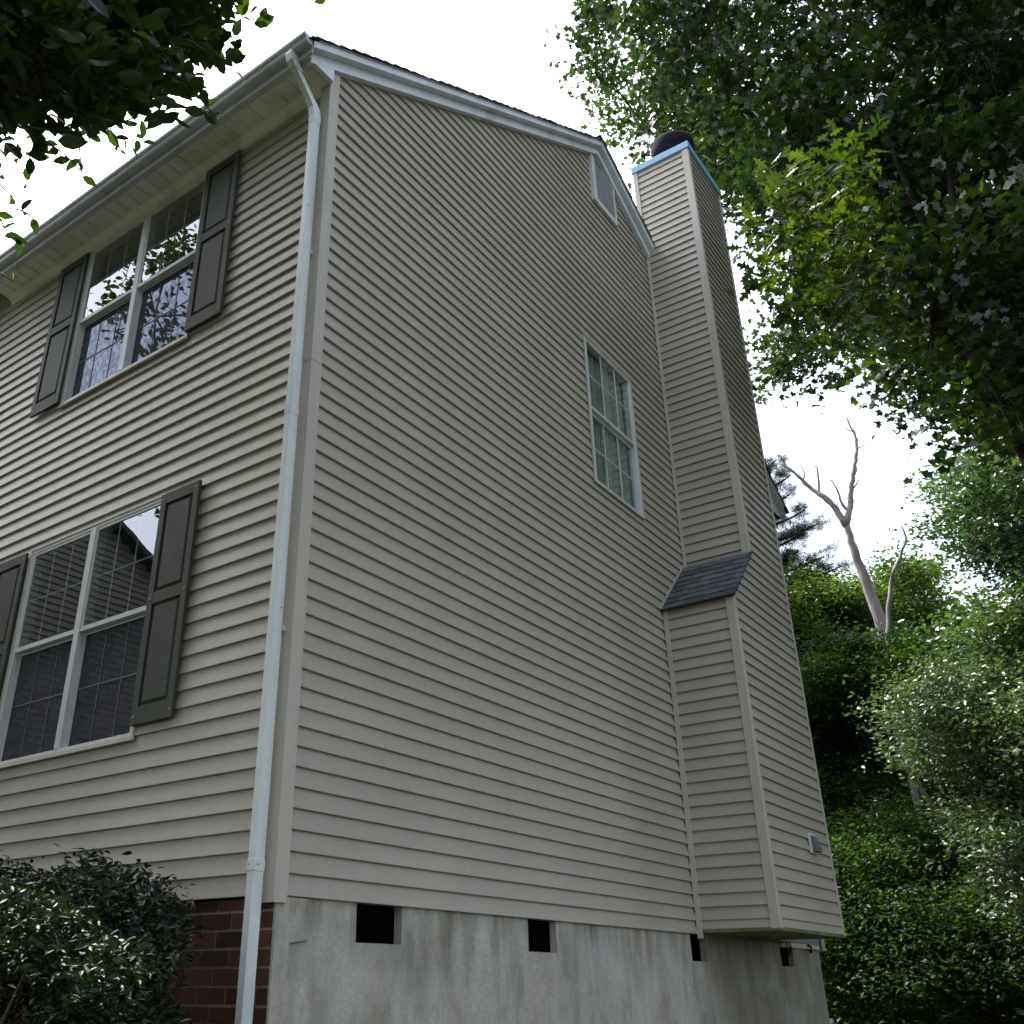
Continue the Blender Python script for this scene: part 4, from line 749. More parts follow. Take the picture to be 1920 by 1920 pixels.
 'wc': [(14.11,1.19,1.37,0.72),(17.49,-0.43,0.08,0.73),(16.94,0,-1.25,0.54),(18.65,1.01,0.97,0.69),(17.87,1.46,2.02,0.66),(18.63,1.36,2.75,0.92),(14.46,-1.8,-0.83,0.71),(13.68,-1.57,0.36,0.7),(14.49,-0.7,0.52,0.96),(17.15,-0.81,-0.47,0.64),(17.32,-0.84,0.42,0.88),(17.05,1.26,1.12,0.87),(18.9,-0.94,0.52,0.61),(15.23,0.8,0.62,0.52),(17.98,0.78,-1.3,0.55),(18.13,0.89,2.28,0.71),(14.09,2.22,0.13,0.55),(18.68,-1.21,-0.16,0.54),(18.86,-0.28,0.89,0.88),(18.41,0.14,0.74,0.69),(15.65,2.22,-0.68,0.89),(16.34,-0.72,0.7,0.66),(15.26,-1.94,-0.46,0.62),(16.15,0.51,0.22,0.57),(17.62,2,2.32,0.54),(18.44,0.48,-0.7,0.85),(13.19,0.18,-0.16,0.94),(16.15,0,-0.2,0.95),(13.7,0.16,-0.84,0.84),(16.79,2.86,-0.83,0.81),(15.26,1.64,1.01,0.58),(19.1,0.18,-0.11,0.85),(14.27,1.31,-0.36,0.86),(16.38,-1.88,-0.51,0.51),(13.9,1.44,0.65,0.96),(16.13,0.79,2.14,0.98),(17.65,1.48,0.91,0.63),(17.93,1.87,-0.97,0.85),(15.59,-1.63,0.11,0.51),(14.56,-2.01,-0.24,0.89),(17.94,2.22,3.3,0.54),(13.85,-1.82,-0.35,0.8),(18.89,0.77,-0.66,0.69),(13.88,0.65,0.14,0.65),(17.34,0.17,1.63,0.89),(17.52,2.45,1.69,0.67),(14.77,-0.95,-0.95,0.53),(14.72,0.87,0.77,0.73),(14.92,-0.12,0.42,0.54),(18.05,-1.67,0.43,0.85),(15.66,-0.58,-0.73,0.68),(12.89,2.04,-0.82,0.61),(13.49,-1.06,-0.24,0.52),(15.37,0.24,1.84,0.83),(18.25,3.91,-0.71,0.52),(17.69,0.77,0.61,0.63),(14.58,-1.45,0.17,0.86),(16.39,-1.63,0.47,0.65),(18.02,0.54,0.23,0.86),(13.34,1.48,0.26,0.65),(17.9,1.48,2.67,0.62),(14.43,-0.06,0.11,0.75),(14.58,1.74,0.61,0.84),(14.81,1.75,-0.15,0.93),(16.36,1.06,1.08,0.86),(15.67,-0.85,1.03,0.87),(19.25,-2.14,0.27,0.89),(15.53,1.59,1.45,0.63),(16.03,-0.86,0.37,0.57),(15.22,1.14,-0.9,0.51),(14.69,0.35,0.39,0.78),(14.34,0.1,-0.64,0.53),(18.09,-0.54,0.72,0.9),(14.26,-0.42,-0.66,0.64),(17.55,2.39,0.97,0.6),(17.56,2.48,0.61,0.58),(14.82,1.77,1.9,0.55),(15.89,-1.44,-0.85,0.6),(14.92,-0.45,-0.67,0.91),(13.25,0.28,0.6,0.72),(15.3,0.42,-0.89,0.72),(16.23,1.08,-0.04,0.84),(13.57,-2.14,-0.88,0.67),(18.93,-1.18,-1.09,0.56),(14.47,0.8,1.37,0.79),(14.35,1.93,1.59,0.58),(17.75,0.44,-0.47,0.86),(18.67,1.16,-1.11,0.59),(15.32,0.79,-0.18,0.92),(16.22,1.6,1.16,0.56),(16.84,0.83,-0.13,0.58),(16.41,2.59,1.39,0.71),(17.78,-0.31,1.52,0.82),(18.7,-2.1,-0.12,0.72),(18.05,-0.11,-1.02,0.87)],
 'wd': [(23.86,1.44,8.73,0.61),(25.88,1.52,10.53,0.8),(24.06,1,8.22,0.72),(25.18,1.95,9.15,0.7),(26.83,1.22,9.84,0.87),(27.19,1.11,10.78,0.66),(24.1,0.75,9.7,0.68),(23.92,1.33,9.46,0.76),(23.49,0.88,8.28,0.73),(25.79,1.98,9.07,0.76),(24.57,0.83,9.87,0.58),(26.39,2.09,9.14,0.72),(26.92,2.26,10.25,0.67),(25.35,2.05,9.64,0.71),(26.07,0.9,10,0.64),(25.57,1.44,9.93,0.88),(24.89,0.94,9.33,0.58),(24.77,1.51,9.95,0.85),(27,2.19,9.65,0.74),(23.28,1.57,8.24,0.71),(23.9,0.72,8.75,0.64),(23.5,1.03,9.88,0.78)],
 'we': [(27.98,-0.64,5.86,1.36),(33.51,3.47,6.2,1.85),(30.71,3.28,4.56,1.39),(33.42,0.7,9.27,1.48),(32.65,4.26,7,1.59),(29.34,0.98,8.28,1.8),(33.66,-0.24,8.39,1.55),(33.5,-0.92,-0.29,1.69),(27.71,0.49,1.44,1.97),(30.53,0.93,4.89,1.52),(30.69,4.27,1.29,1.55),(32.11,-3.85,7.51,1.84),(28.34,1.62,1.83,1.55),(32.77,-1.47,8.62,1.5),(31.86,0.75,1.49,1.48),(33.06,2.45,-1.68,1.8),(29.15,-1.41,5.64,1.84),(33.5,1.27,6.57,1.73),(31.02,2.82,8.08,1.88),(31.34,5.24,7.47,1.49),(31.05,-1.73,7.84,1.31),(33.25,5.55,5.61,1.3),(33.91,-2.04,0.01,1.35),(31.04,-3.77,7.54,1.38),(32.22,0.58,6.04,1.75),(31.99,-1.54,7.87,1.35),(29.67,6.96,2,1.35),(30.29,5.31,7.67,1.94),(29.83,-0.86,-0.75,1.55),(28.79,7.17,-0.71,1.9),(32.59,-1.45,1.59,1.86),(30.08,6.3,0.45,1.47),(31.99,6.29,4.86,1.53),(31.76,-2.75,2.8,1.96),(30.84,-0.42,1.21,1.83),(32.21,-3.74,6.47,1.39),(32.99,4.77,9.47,1.38),(27.6,3.38,6.14,1.39),(31.95,5.58,0.79,1.45),(30.47,5.26,1.47,1.39),(33.51,3.98,1.15,1.86),(31.08,-2.45,-0.38,1.56),(28.79,-2.12,0.75,1.69),(33.14,-2.52,1.46,1.5),(30.03,-1.17,3.44,1.84),(29.65,3.07,2.03,1.53),(32.61,3.68,8.7,1.61),(28.71,0.3,0.68,1.66),(31.36,-3.02,6.99,1.55),(28.3,-2.61,2.18,1.61),(27.69,-3.66,5.06,1.98),(29.95,3.8,9.5,1.6),(32.78,6.96,5.88,1.67),(31.03,7.28,3.32,1.78),(33,4.71,0.02,1.57),(30.74,-1.75,5.65,1.96),(32.7,-3.04,5.11,1.35),(28.36,-2.19,4.48,1.74),(27.02,4.38,1.39,1.46),(32.46,1.11,-0.91,1.69),(30.15,-3,8.07,1.31),(29.19,2.86,6.73,1.77),(28.71,-1.21,-0.38,1.8),(33.58,0.07,2.29,1.4),(32.11,-2.63,5.89,1.72),(31.42,2.73,-0.95,1.67),(33.15,6.5,2.02,1.82),(33.57,2.22,9.93,1.49),(33.05,5.36,11.07,1.59),(34.37,-1.95,5.64,1.45),(29.38,3.95,7.09,1.54),(28.6,-2.33,-0.73,1.46),(33.55,-1.45,7.78,1.73),(29.73,0.74,-1.18,1.37),(32.36,8.25,1.72,1.3),(27.3,3.3,1.55,1.76),(27.6,5.99,1.09,1.68),(31.03,0.68,-0.1,1.37),(33.63,3.64,8.15,1.98),(29.99,0.18,1.88,1.53)],
 'near': [(-2.07,-0.93,3.95,0.19),(-2.35,-1.26,2.83,0.2),(-2.99,-0.88,2.23,0.12),(-2.58,-0.46,2.55,0.16),(-2.26,-0.43,3.1,0.16),(-2.12,-0.48,3.68,0.19),(-2.08,-0.38,4.59,0.1),(-1.49,-0.76,4.56,0.14),(-2.02,-1.07,3.12,0.16),(-2.74,-0.17,3.66,0.11),(-2.54,-0.71,3.5,0.11),(-2.66,-0.97,3.09,0.19),(-2.37,-0.88,3.13,0.15),(-2.31,-0.33,3.36,0.1),(-2.11,-0.53,3.51,0.16),(-2.18,-1.09,2.77,0.12),(-2.48,-0.46,4.02,0.16),(-2.3,-1.24,2.95,0.17),(-2.89,-0.41,2.92,0.11),(-3.03,-0.85,2.6,0.12),(-2.93,-0.87,1.98,0.11),(-1.91,-0.4,4.92,0.12),(-2.31,-0.45,2.79,0.11),(-2.87,-1.15,2.08,0.19),(-2.84,-0.9,2.83,0.15),(-2.42,-0.95,2.6,0.18),(-2.58,-0.82,2.9,0.2),(-3.12,-0.74,2.57,0.14),(-2.19,-1.18,2.66,0.19),(-2.09,-0.46,4.13,0.11),(-2.02,-0.66,4.05,0.11),(-2.63,-0.56,2.41,0.16),(-2.21,-1.28,3.54,0.13),(-3.02,-0.42,3.06,0.14),(-1.99,-1.08,3.79,0.2),(-2.55,-0.51,2.76,0.19),(-2.86,-0.55,2.4,0.13),(-2.98,-0.2,3.08,0.13),(-2.68,-0.54,3.23,0.16),(-2.95,-0.71,2.69,0.13),(-2.84,-0.27,3.38,0.1),(-2.34,-1.13,2.51,0.19),(-2.57,-1.11,2.62,0.14),(-2.27,-0.42,2.93,0.14),(-2.49,-0.37,3.73,0.1),(-2.32,-1.09,3.32,0.19),(-2.72,-1.31,2.52,0.14),(-2.76,-1.14,2.85,0.13),(-1.65,-0.74,4.79,0.15),(-2.24,-1.49,2.35,0.12),(-1.65,-1.02,4.23,0.13),(-2.87,-0.66,2.55,0.14),(-3.03,-0.98,2.4,0.13),(-2.71,-1.1,1.94,0.12),(-2.51,-0.37,3.22,0.16),(-2.25,-0.5,3.88,0.11),(-2.73,-1.11,2.4,0.16),(-2.61,-0.73,2.39,0.2),(-3,-1.18,2.34,0.14),(-2.23,-0.92,3.39,0.16),(-2.41,-1,2.95,0.2),(-1.72,-0.78,3.66,0.19),(-2.23,-0.55,3.64,0.2),(-2.27,-1.16,2.86,0.12),(-2.22,-1.02,3.27,0.2),(-2.66,-0.79,2.71,0.19),(-2.7,-0.38,3.05,0.11),(-2.56,-0.71,2.6,0.14),(-1.96,-0.84,3.86,0.13),(-2.69,-0.76,3.04,0.21),(-2.94,-0.74,2.54,0.16),(-2.15,-0.96,2.8,0.16),(-2.32,-0.64,3.26,0.12),(-2.59,-0.27,3.75,0.21),(-1.55,-0.68,4.49,0.11),(-3.15,-0.65,2.85,0.15),(-2.75,-0.09,3.12,0.12),(-2.87,-0.91,2.38,0.17),(-2.16,-0.31,3.21,0.2),(-3.12,-0.18,3.28,0.12),(-1.91,-0.42,4.65,0.16),(-2.54,-0.44,2.87,0.17),(-2.57,-0.6,3.63,0.19),(-2.31,-0.38,3.84,0.15),(-2.43,-0.23,4.27,0.18),(-1.77,-1.06,3.79,0.19),(-2.98,-0.94,2.73,0.17),(-2.56,-1.35,2.13,0.15),(-2.25,-0.33,3.65,0.13),(-2.14,-1.08,3.08,0.16),(-2.79,-0.49,2.54,0.16),(-2.09,-1.47,3.33,0.1),(-2.16,-0.36,4.11,0.12),(-2.91,-0.33,3.11,0.11),(-2.07,-0.77,3.37,0.2),(-1.98,-0.41,3.84,0.2),(-2.92,-0.97,2.57,0.2),(-2.83,-0.53,2.27,0.19),(-2.4,-1.17,2.66,0.12),(-2.56,-0.76,3.35,0.17),(-2.1,-0.75,2.97,0.13),(-2.67,-1.06,2.7,0.15),(-2.16,-1.26,2.89,0.22),(-2.9,-0.52,3.06,0.13),(-1.81,-0.94,3.83,0.19),(-2.55,-1.02,2.83,0.2),(-2.78,-0.43,3.19,0.2),(-2.53,-1.14,3.01,0.14),(-2.28,-1.42,2.78,0.14),(-2.24,-0.89,2.54,0.15),(-2.31,-1.39,2.22,0.11),(-1.96,-1.08,3.42,0.21),(-2.44,-0.95,3.21,0.2),(-2.13,-0.65,4.22,0.13),(-2.73,-0.67,3.14,0.15),(-2.77,-1.29,2.69,0.18),(-2.38,-1.33,2.15,0.12),(-2.59,-0.48,3.17,0.13),(-3.1,-1.13,2.17,0.11),(-2.47,-0.53,3.08,0.21),(-2.05,-0.4,3.56,0.19),(-2.5,-0.15,3.25,0.16),(-2.45,-1.26,2.31,0.18),(-2.69,-0.22,2.73,0.13),(-2.43,-0.36,3.32,0.15),(-2.99,-1.25,2.07,0.17),(-2.51,-0.99,3.36,0.17),(-1.8,-0.9,3.41,0.19),(-1.91,-0.78,3.41,0.2),(-2.58,-0.59,3.3,0.16),(-2.36,-0.58,3.83,0.11),(-2.71,-0.47,3.48,0.22),(-1.69,-0.69,4.65,0.16),(-2.77,-1.24,2.59,0.18),(-2.53,-0.16,3.61,0.2),(-2.52,-0.29,3.26,0.1),(-2.63,-0.96,2.22,0.15),(-2.78,-0.15,3.57,0.14),(-2.15,-1.01,3.62,0.16),(-2.83,-1.28,2.4,0.11),(-2.61,-0.96,2.7,0.1),(-2.59,-0.39,2.77,0.19),(-2.54,-0.92,2.61,0.15),(-2.92,-1.15,1.74,0.18),(-2.77,-1.26,2.15,0.15),(-2.93,-1.21,1.97,0.11),(-2.58,-0.23,2.76,0.15),(-2.19,-0.53,4.08,0.13),(-2.33,-1.22,2.31,0.19),(-3,-0.83,2.32,0.11),(-2.13,-0.88,3.17,0.14),(-2.45,-0.89,2.43,0.16),(-2.51,-0.64,3.4,0.11),(-2.21,-0.72,3.36,0.13),(-1.83,-0.56,3.33,0.21),(-2.23,-0.39,3.01,0.12),(-2.28,-0.3,3.88,0.15),(-2.01,-0.69,4.3,0.15),(-2.16,-0.49,4.02,0.13),(-2.84,-1,1.91,0.18),(-2.46,-1.43,2.18,0.15),(-2.03,-0.85,3.65,0.12),(-2.75,-0.22,3.25,0.15),(-2.15,-1.36,3.51,0.1),(-2.69,-0.31,3.44,0.18),(-1.9,-1.02,4.21,0.12),(-2.14,-0.92,3.82,0.2),(-1.92,-1.12,3.14,0.17),(-2.25,-1.17,2.77,0.13),(-3.03,-0.74,2.44,0.15),(-2.56,-0.59,2.98,0.21),(-1.84,-0.68,3.4,0.12),(-2.22,-0.92,3.11,0.18),(-1.8,-1.15,3.61,0.16),(-3.13,-1.2,2.29,0.14),(-2.38,-1.31,2.97,0.18),(-2.1,-0.7,3.59,0.2),(-2.41,-0.75,3.54,0.14),(-1.93,-0.62,3.8,0.22),(-3,-0.55,2.94,0.16),(-2.54,-1.24,2.16,0.18),(-2.97,-0.52,3.29,0.11),(-1.97,-0.37,4.02,0.14),(-2.84,-1.24,1.79,0.18),(-2.59,-0.34,2.99,0.14),(-2.25,-0.22,4.6,0.15),(-1.99,-0.57,3.11,0.19),(-1.7,-0.56,3.8,0.13),(-2.03,-1.03,3.28,0.2),(-3.13,-0.63,2.96,0.13),(-2.45,-0.79,2.5,0.16),(-2.94,-0.76,2.23,0.18),(-2.09,-1.39,3.04,0.13),(-2.64,-0.27,3.53,0.17),(-2.39,-0.61,2.92,0.22),(-2.96,-0.67,2.37,0.14),(-2.63,-1.26,2.63,0.18),(-1.63,-0.78,4.12,0.21),(-2.62,-1.06,2.51,0.12),(-2.65,-0.78,3.16,0.2),(-2.09,-0.68,3.14,0.15),(-2.63,-0.13,3,0.11),(-2.86,-0.76,3.16,0.15),(-2.79,-0.46,2.63,0.16),(-2.93,-0.16,3.24,0.2),(-1.79,-0.45,4.63,0.16),(-2.67,-1.24,2.36,0.21),(-1.73,-0.94,3.53,0.15),(-2,-0.45,3.7,0.17),(-2.7,-0.53,2.95,0.2),(-2.82,-0.69,2.12,0.12),(-2.19,-0.28,3.93,0.12),(-2.64,-0.91,2.98,0.11),(-1.94,-1.07,3.96,0.18),(-2.25,-1.34,2.36,0.17),(-2.32,-0.76,3.76,0.22),(-2.73,-1.17,2.69,0.16),(-2.82,-1.05,2.51,0.21),(-1.7,-0.95,4.38,0.11),(-2.43,-1.33,3.09,0.17),(-2.85,-0.18,3.03,0.17),(-2.04,-1.26,3.39,0.14),(-1.93,-0.58,3.94,0.1),(-2.37,-0.79,3.2,0.13),(-2.06,-1.03,2.82,0.12),(-2.09,-1.53,2.86,0.15),(-1.64,-0.52,4.16,0.17),(-1.86,-0.81,3.3,0.13),(-1.86,-1.19,3.97,0.14),(-2.96,-0.2,3.37,0.14)],
 'wf': [(17.08,1.52,5.25,0.62),(18.38,1.99,5.46,0.7),(17.47,1.41,5.52,0.64),(17.2,0.65,5.35,0.45),(18.34,0.39,5.41,0.47),(18,0.22,5.57,0.58),(18.14,0.61,6.14,0.4),(18.25,0.82,5.68,0.59),(17.75,1.01,5.62,0.5),(18.02,0.52,5.91,0.55),(16.83,0.17,4.98,0.63),(17.35,0.37,4.85,0.47),(16.81,0.05,5.29,0.46),(17.51,1.9,5.67,0.56),(17.51,1.43,5.98,0.57),(18.6,1.08,5.5,0.62),(18.29,1.13,5.93,0.58),(17.9,0.02,5.86,0.59),(16.73,1.7,5.08,0.44),(17.37,1.78,5.14,0.41),(16.54,1.7,5.44,0.49),(17.7,1.21,6.04,0.44),(18.58,0.56,5.78,0.67),(17.76,1.65,6.24,0.64),(18.08,1.38,5.75,0.61),(17.1,1.14,4.96,0.45)],
 'wg': [(20.93,1.68,3.36,0.54),(21.67,2.68,7.14,0.77),(21.37,4.26,3.21,0.58),(20.66,3.55,4.42,0.74),(21.02,2.59,6.37,0.57),(20.33,1.64,3.97,0.65),(20.25,3.33,6.48,0.61),(21.22,2.28,4.85,0.61),(21.63,2.22,5.52,0.51),(18.28,1.93,2.7,0.57),(20.71,3.24,3.34,0.73),(19.53,2.82,6.15,0.6),(21.19,2.18,1.61,0.55),(18.86,3.75,2.69,0.83),(20.45,1.97,3.1,0.87),(21.44,4.1,2.26,0.61),(20.51,1.63,4.99,0.65),(18.37,1.79,3.14,0.81),(18.24,1.7,2.01,0.58),(19.35,2.7,3.22,0.61),(21.87,2.09,6.38,0.82),(18.17,2.63,5.05,0.62),(21.83,1.23,4.72,0.69),(18.84,0.89,4.29,0.67),(20.62,2.55,1.93,0.59),(19.9,3.48,2.21,0.81),(18.63,2.62,5.54,0.74),(21.48,3.85,4.16,0.7),(19.12,2.87,3.9,0.87),(20.89,4.64,2.68,0.62),(20.09,1.22,5.8,0.61),(19.39,2.26,3.53,0.61),(20.01,2.44,4.68,0.72),(20.35,1.47,6.42,0.83),(19.56,1.79,5.4,0.79),(18.1,2.84,2.3,0.66),(20.74,2.14,5.43,0.53),(20.12,1.06,3.71,0.62),(20.58,3.27,1.76,0.81),(20.5,2.21,4,0.82),(20.52,3.26,5.42,0.85),(19.72,1.27,6.18,0.69),(18.71,3.09,3.67,0.63),(20.92,1.24,5.7,0.6),(21.71,1.2,6.52,0.52),(19.09,3.47,2.97,0.57),(18.87,3.52,3.8,0.86),(20.72,1.62,4.08,0.59),(21.27,3.39,2.23,0.56),(18.91,3.12,2.21,0.64),(21.12,4.2,6.11,0.55),(21.46,1.27,6.05,0.63),(18.39,2.21,1.86,0.65),(20.93,2.1,6.54,0.76),(19.92,3.54,6.02,0.76),(18.52,0.61,4.11,0.66),(19.52,1.77,4.69,0.83),(19.32,2.57,2.47,0.6),(20.19,2.6,2,0.74),(18.31,2.93,3.7,0.52),(21.51,3.3,5.28,0.56),(20.23,2.09,5,0.62),(20.59,3.2,4.11,0.75),(18.42,3.57,2.87,0.76),(21.19,1.95,3.18,0.66),(18.21,3.22,4.38,0.7),(20.76,3.2,6.69,0.63),(18.58,2.26,5.07,0.64),(18.85,1.53,5.54,0.56),(18.82,3.04,3.19,0.77)],
}

def leaf_template(kind):
    if kind == 'oak':
        half = [(0, 0), (.10, .16), (.05, .24), (.26, .42), (.09, .48), (.36, .72), (.12, .74), (.14, .96), (0, 1.06)]
        n = len(half)
        v = [(0, y, 0) for x, y in half]
        L = [(-x, y, .06*x-.12*(y-.5)**2) for x, y in half[1:-1]]; R_ = [(x, y, .06*x-.12*(y-.5)**2) for x, y in half[1:-1]]
        pts = [(0, 0, -.03)]+R_+[(0, 1.06, -.04)]+L[::-1]
        V = np.array(pts)+np.array([0, -.5, 0]); k = len(half)-2
        mid = [(0, y-.5, .0-.12*(y-.5)**2) for y in (.24, .48, .74)]
        V = np.array(list(map(tuple, V))+mid)
        F = []
        m1, m2, m3 = 16, 17, 18
        Rr = list(range(1, 8)); Lr = [15-i for i in range(0, 7)]
        def side(S_): return [(0, S_[0], S_[1], m1), (m1, S_[1], S_[2], S_[3]), (m1, S_[3], m2), (m2, S_[3], S_[4], S_[5]), (m2, S_[5], m3), (m3, S_[5], S_[6], 8)]
        F = side(Rr)+[tuple(reversed(q)) for q in side(Lr)]
        return V, F
    if kind == 'oval':
        ys = [0, .2, .5, .8, 1.0]; ws = [0, .19, .26, .15, 0]
        V = [(0, -.5, 0)]
        for y, w_ in list(zip(ys, ws))[1:4]:
            cz = -.25*(y-.4)**2
            V += [(-w_, y-.5, cz+.07), (0, y-.5, cz), (w_, y-.5, cz+.07)]
        V += [(0, .52, -.12)]
        F = [(0, 2, 1), (0, 3, 2), (1, 2, 5, 4), (2, 3, 6, 5), (4, 5, 8, 7), (5, 6, 9, 8), (7, 8, 10), (8, 9, 10)]
        return np.array(V), F
    if kind == 'lance':
        V, F = leaf_template('oval'); V = V.copy(); V[:, 0] *= .72; return V, F
    if kind == 'star':     # small lobed leaf, two crossed facets
        V = np.array([(0, -.5, 0), (.38, -.1, .05), (.16, .08, .0), (.30, .45, -.05), (0, .35, 0), (-.30, .45, -.05), (-.16, .08, 0), (-.38, -.1, .05)])
        return V, [(0, 1, 2, 6), (0, 6, 7), (2, 3, 4), (6, 2, 4), (6, 4, 5)]
    if kind == 'dia':
        return np.array([(0, -.5, 0), (.27, .02, .08), (0, .55, -.06), (-.27, .02, .08)]), [(0, 1, 2), (0, 2, 3)]
    if kind == 'needle':
        V = np.array([(-.5, 0, 0), (.5, .03, .02), (.5, -.03, -.02), (0, -.5, .1), (.03, .5, .1), (-.03, .5, .1), (-.3, -.3, .4), (.3, .33, .42), (.33, .28, .4)])
        return V, [(0, 1, 2), (3, 4, 5), (6, 7, 8)]
TEMPL = {k: leaf_template(k) for k in ('oak', 'oval', 'lance', 'star', 'dia', 'needle')}
def rots(normals, spin):
    n = normals/np.linalg.norm(normals, axis=1, keepdims=True)
    t = np.stack([np.cos(spin), np.sin(spin), np.zeros_like(spin)], 1)
    t = t-(t*n).sum(1, keepdims=True)*n; t /= np.linalg.norm(t, axis=1, keepdims=True)+1e-9
    b = np.cross(n, t)
    return np.stack([b, t, n], 2)            # columns
def leaf_mesh(name, kind, pts, R_, size, tone, mat, smooth=True):
    V, F = TEMPL[kind]; nv = len(V); n = len(pts)
    P = np.einsum('nij,vj->nvi', R_, V)*size[:, None, None]+pts[:, None, :]
    P = P.reshape(-1, 3)
    lens = [len(q) for q in F]; flat = np.concatenate([np.array(q) for q in F])
    loops = (flat[None, :]+np.arange(n)[:, None]*nv).reshape(-1)
    tot = np.tile(lens, n); start = np.concatenate([[0], np.cumsum(tot)[:-1]])
    me = bpy.data.meshes.new(name); me.vertices.add(len(P)); me.vertices.foreach_set('co', P.astype(np.float32).ravel())
    me.loops.add(len(loops)); me.loops.foreach_set('vertex_index', loops.astype(np.int32))
    me.polygons.add(len(tot)); me.polygons.foreach_set('loop_start', start.astype(np.int32)); me.polygons.foreach_set('loop_total', tot.astype(np.int32))
    at = me.attributes.new('tone', 'FLOAT', 'POINT'); at.data.foreach_set('value', np.repeat(tone, nv).astype(np.float32))
    me.materials.append(mat); me.update(calc_edges=True)
    return me
def scatter(blobs, per, flat=.75, shell=.0, clump=0, crad=.16):
    """leaf positions: gathered on twigs (clumps) inside each blob"""
    out = []; own = []
    for i, (x, y, z, r_) in enumerate(blobs):
        n_ = int(per*(r_/.6)**2)
        if clump:
            nc = max(3, int(n_/clump)); d = rng.normal(size=(nc, 3)); d /= np.linalg.norm(d, axis=1, keepdims=True)
            rad = r_*rng.uniform(shell, 1, (nc, 1))**.5*rng.choice([1, 1, 1.35], (nc, 1)); cc = d*rad*np.array([1, 1, flat])
            ax = rng.normal(size=(nc, 3))*np.array([1, 1, .35]); ax /= np.linalg.norm(ax, axis=1, keepdims=True); q = np.repeat(cc, clump, 0)+rng.normal(size=(nc*clump, 3))*crad*np.array([.7, .7, .45])+np.repeat(ax, clump, 0)*rng.normal(size=(nc*clump, 1))*crad*1.3
        else:
            d = rng.normal(size=(n_, 3)); d /= np.linalg.norm(d, axis=1, keepdims=True); q = d*r_*rng.uniform(shell, 1, (n_, 1))**.5*np.array([1, 1, flat])
        out.append(q+np.array([x, y, z])); own += [i]*len(q)
    return np.concatenate(out), np.array(own)
cam_p = np.array(CAM)
def crown(parent, name, blobs, per, kind, size, mat, flat=.75, clump=9, crad=.16, up=.9, hero=0, shell=.1):
    P, own = scatter(blobs, per, flat, shell, clump, crad)
    n = len(P); cl = max(1, clump); ng = n//cl+1
    gn = np.repeat(rng.normal(size=(ng, 3))*.42, cl, 0)[:n]
    nor = rng.normal(size=(n, 3))*(1-up*.45)*.62+gn+np.array([0, 0, up])
    Rm = rots(nor, rng.uniform(0, 2*np.pi, n)); sz = size*rng.uniform(.7, 1.25, n)
    bt = rng.uniform(0, 1, len(blobs))**1.3; tone = np.clip(.06+.72*bt[own]+rng.normal(size=n)*.16, .02, 1)
    if hero:
        dist = np.linalg.norm(P-cam_p, axis=1)
        fw = np.array(f); d = (P-cam_p); dep = d@fw; uu = (d@np.array(r))/dep*1810+820; vv = 960-(d@np.array(u))/dep*1810
        vis = (dep > .3) & (uu > 0) & (uu < 1920) & (vv > 0) & (vv < 1920)
        key = sz/dist*vis; idx = np.argsort(-key)[:hero]; mask = np.ones(n, bool); mask[idx] = False
        V, F = TEMPL[kind]
        me = bpy.data.meshes.new('leaf'); me.from_pydata([tuple(v) for v in V], [], F); me.materials.append(mat); me.update()
        for i in idx:
            mw = Matrix(((*Rm[i][0]*sz[i], P[i][0]), (*Rm[i][1]*sz[i], P[i][1]), (*Rm[i][2]*sz[i], P[i][2]), (0, 0, 0, 1)))
            link('leaf', me, parent, mw)
        P, Rm, sz, tone = P[mask], Rm[mask], sz[mask], tone[mask]
    me = leaf_mesh(name, kind, P, Rm, sz, tone, mat)
    o = link(name, me, parent); o['kind'] = 'stuff'
    return o
def bez(a, b, sag, n=6):
    a, b = Vector(a), Vector(b); m_ = (a+b)/2+Vector((rnd.uniform(-1, 1)*.12*(b-a).length, rnd.uniform(-1, 1)*.12*(b-a).length, sag))
    return [(1-t)**2*a+2*t*(1-t)*m_+t*t*b for t in [i/(n-1) for i in range(n)]]
def limbs(parent, trunk_pts, trunk_r, blobs, mat, nl=12, name='limb', z_lo=.35, thick=.35, twigs=True, tn=10):
    m = MB(); m.tube(trunk_pts, trunk_r, tn); m.build('trunk', mat, parent, True)
    bl = sorted(blobs, key=lambda q: rnd.random())
    tp = [Vector(p) for p in trunk_pts]; top = len(tp)-1
    hubs = bl[:nl]; allp = []
    for h in hubs:
        t = rnd.uniform(z_lo, 1)*top; i = min(int(t), top-1); a = tp[i].lerp(tp[i+1], t-i); r_ = (trunk_r[i]+(trunk_r[i+1]-trunk_r[i])*(t-i))
        if a.z > h[2]-.2: a = tp[max(0, i-1)]
        pts = bez(a, h[:3], .08*(Vector(h[:3])-a).length, 8); m = MB(); m.tube(pts, [r_*thick*(1-.85*j/7)+.008 for j in range(8)], 6); m.build(name, mat, parent, True)
        allp += [(p, r_*thick*(1-.85*j/7)) for j, p in enumerate(pts)][2:]
    if twigs:
        m = MB()
        for b_ in bl:
            bp = Vector(b_[:3]); c_ = min(allp, key=lambda q: (q[0]-bp).length)
            if (c_[0]-bp).length < .2: continue
            L_ = (c_[0]-bp).length; e_ = bp+(bp-c_[0])/L_*b_[3]*.6
            m.tube(bez(c_[0], e_, .06*L_, 5), [max(.012, c_[1]*.5)*(1-.8*j/4)+.003 for j in range(5)], 5, False)
            for _ in range(3):
                d = Vector((rnd.gauss(0, 1), rnd.gauss(0, 1), rnd.gauss(0, .6))).normalized()*b_[3]*.9
                m.tube([bp, bp+d*.5+Vector((0, 0, .04)), bp+d], [.008, .006, .003], 4, False)
        o = m.build('branchlets', mat, parent, True, recalc=False); o['kind'] = 'stuff'

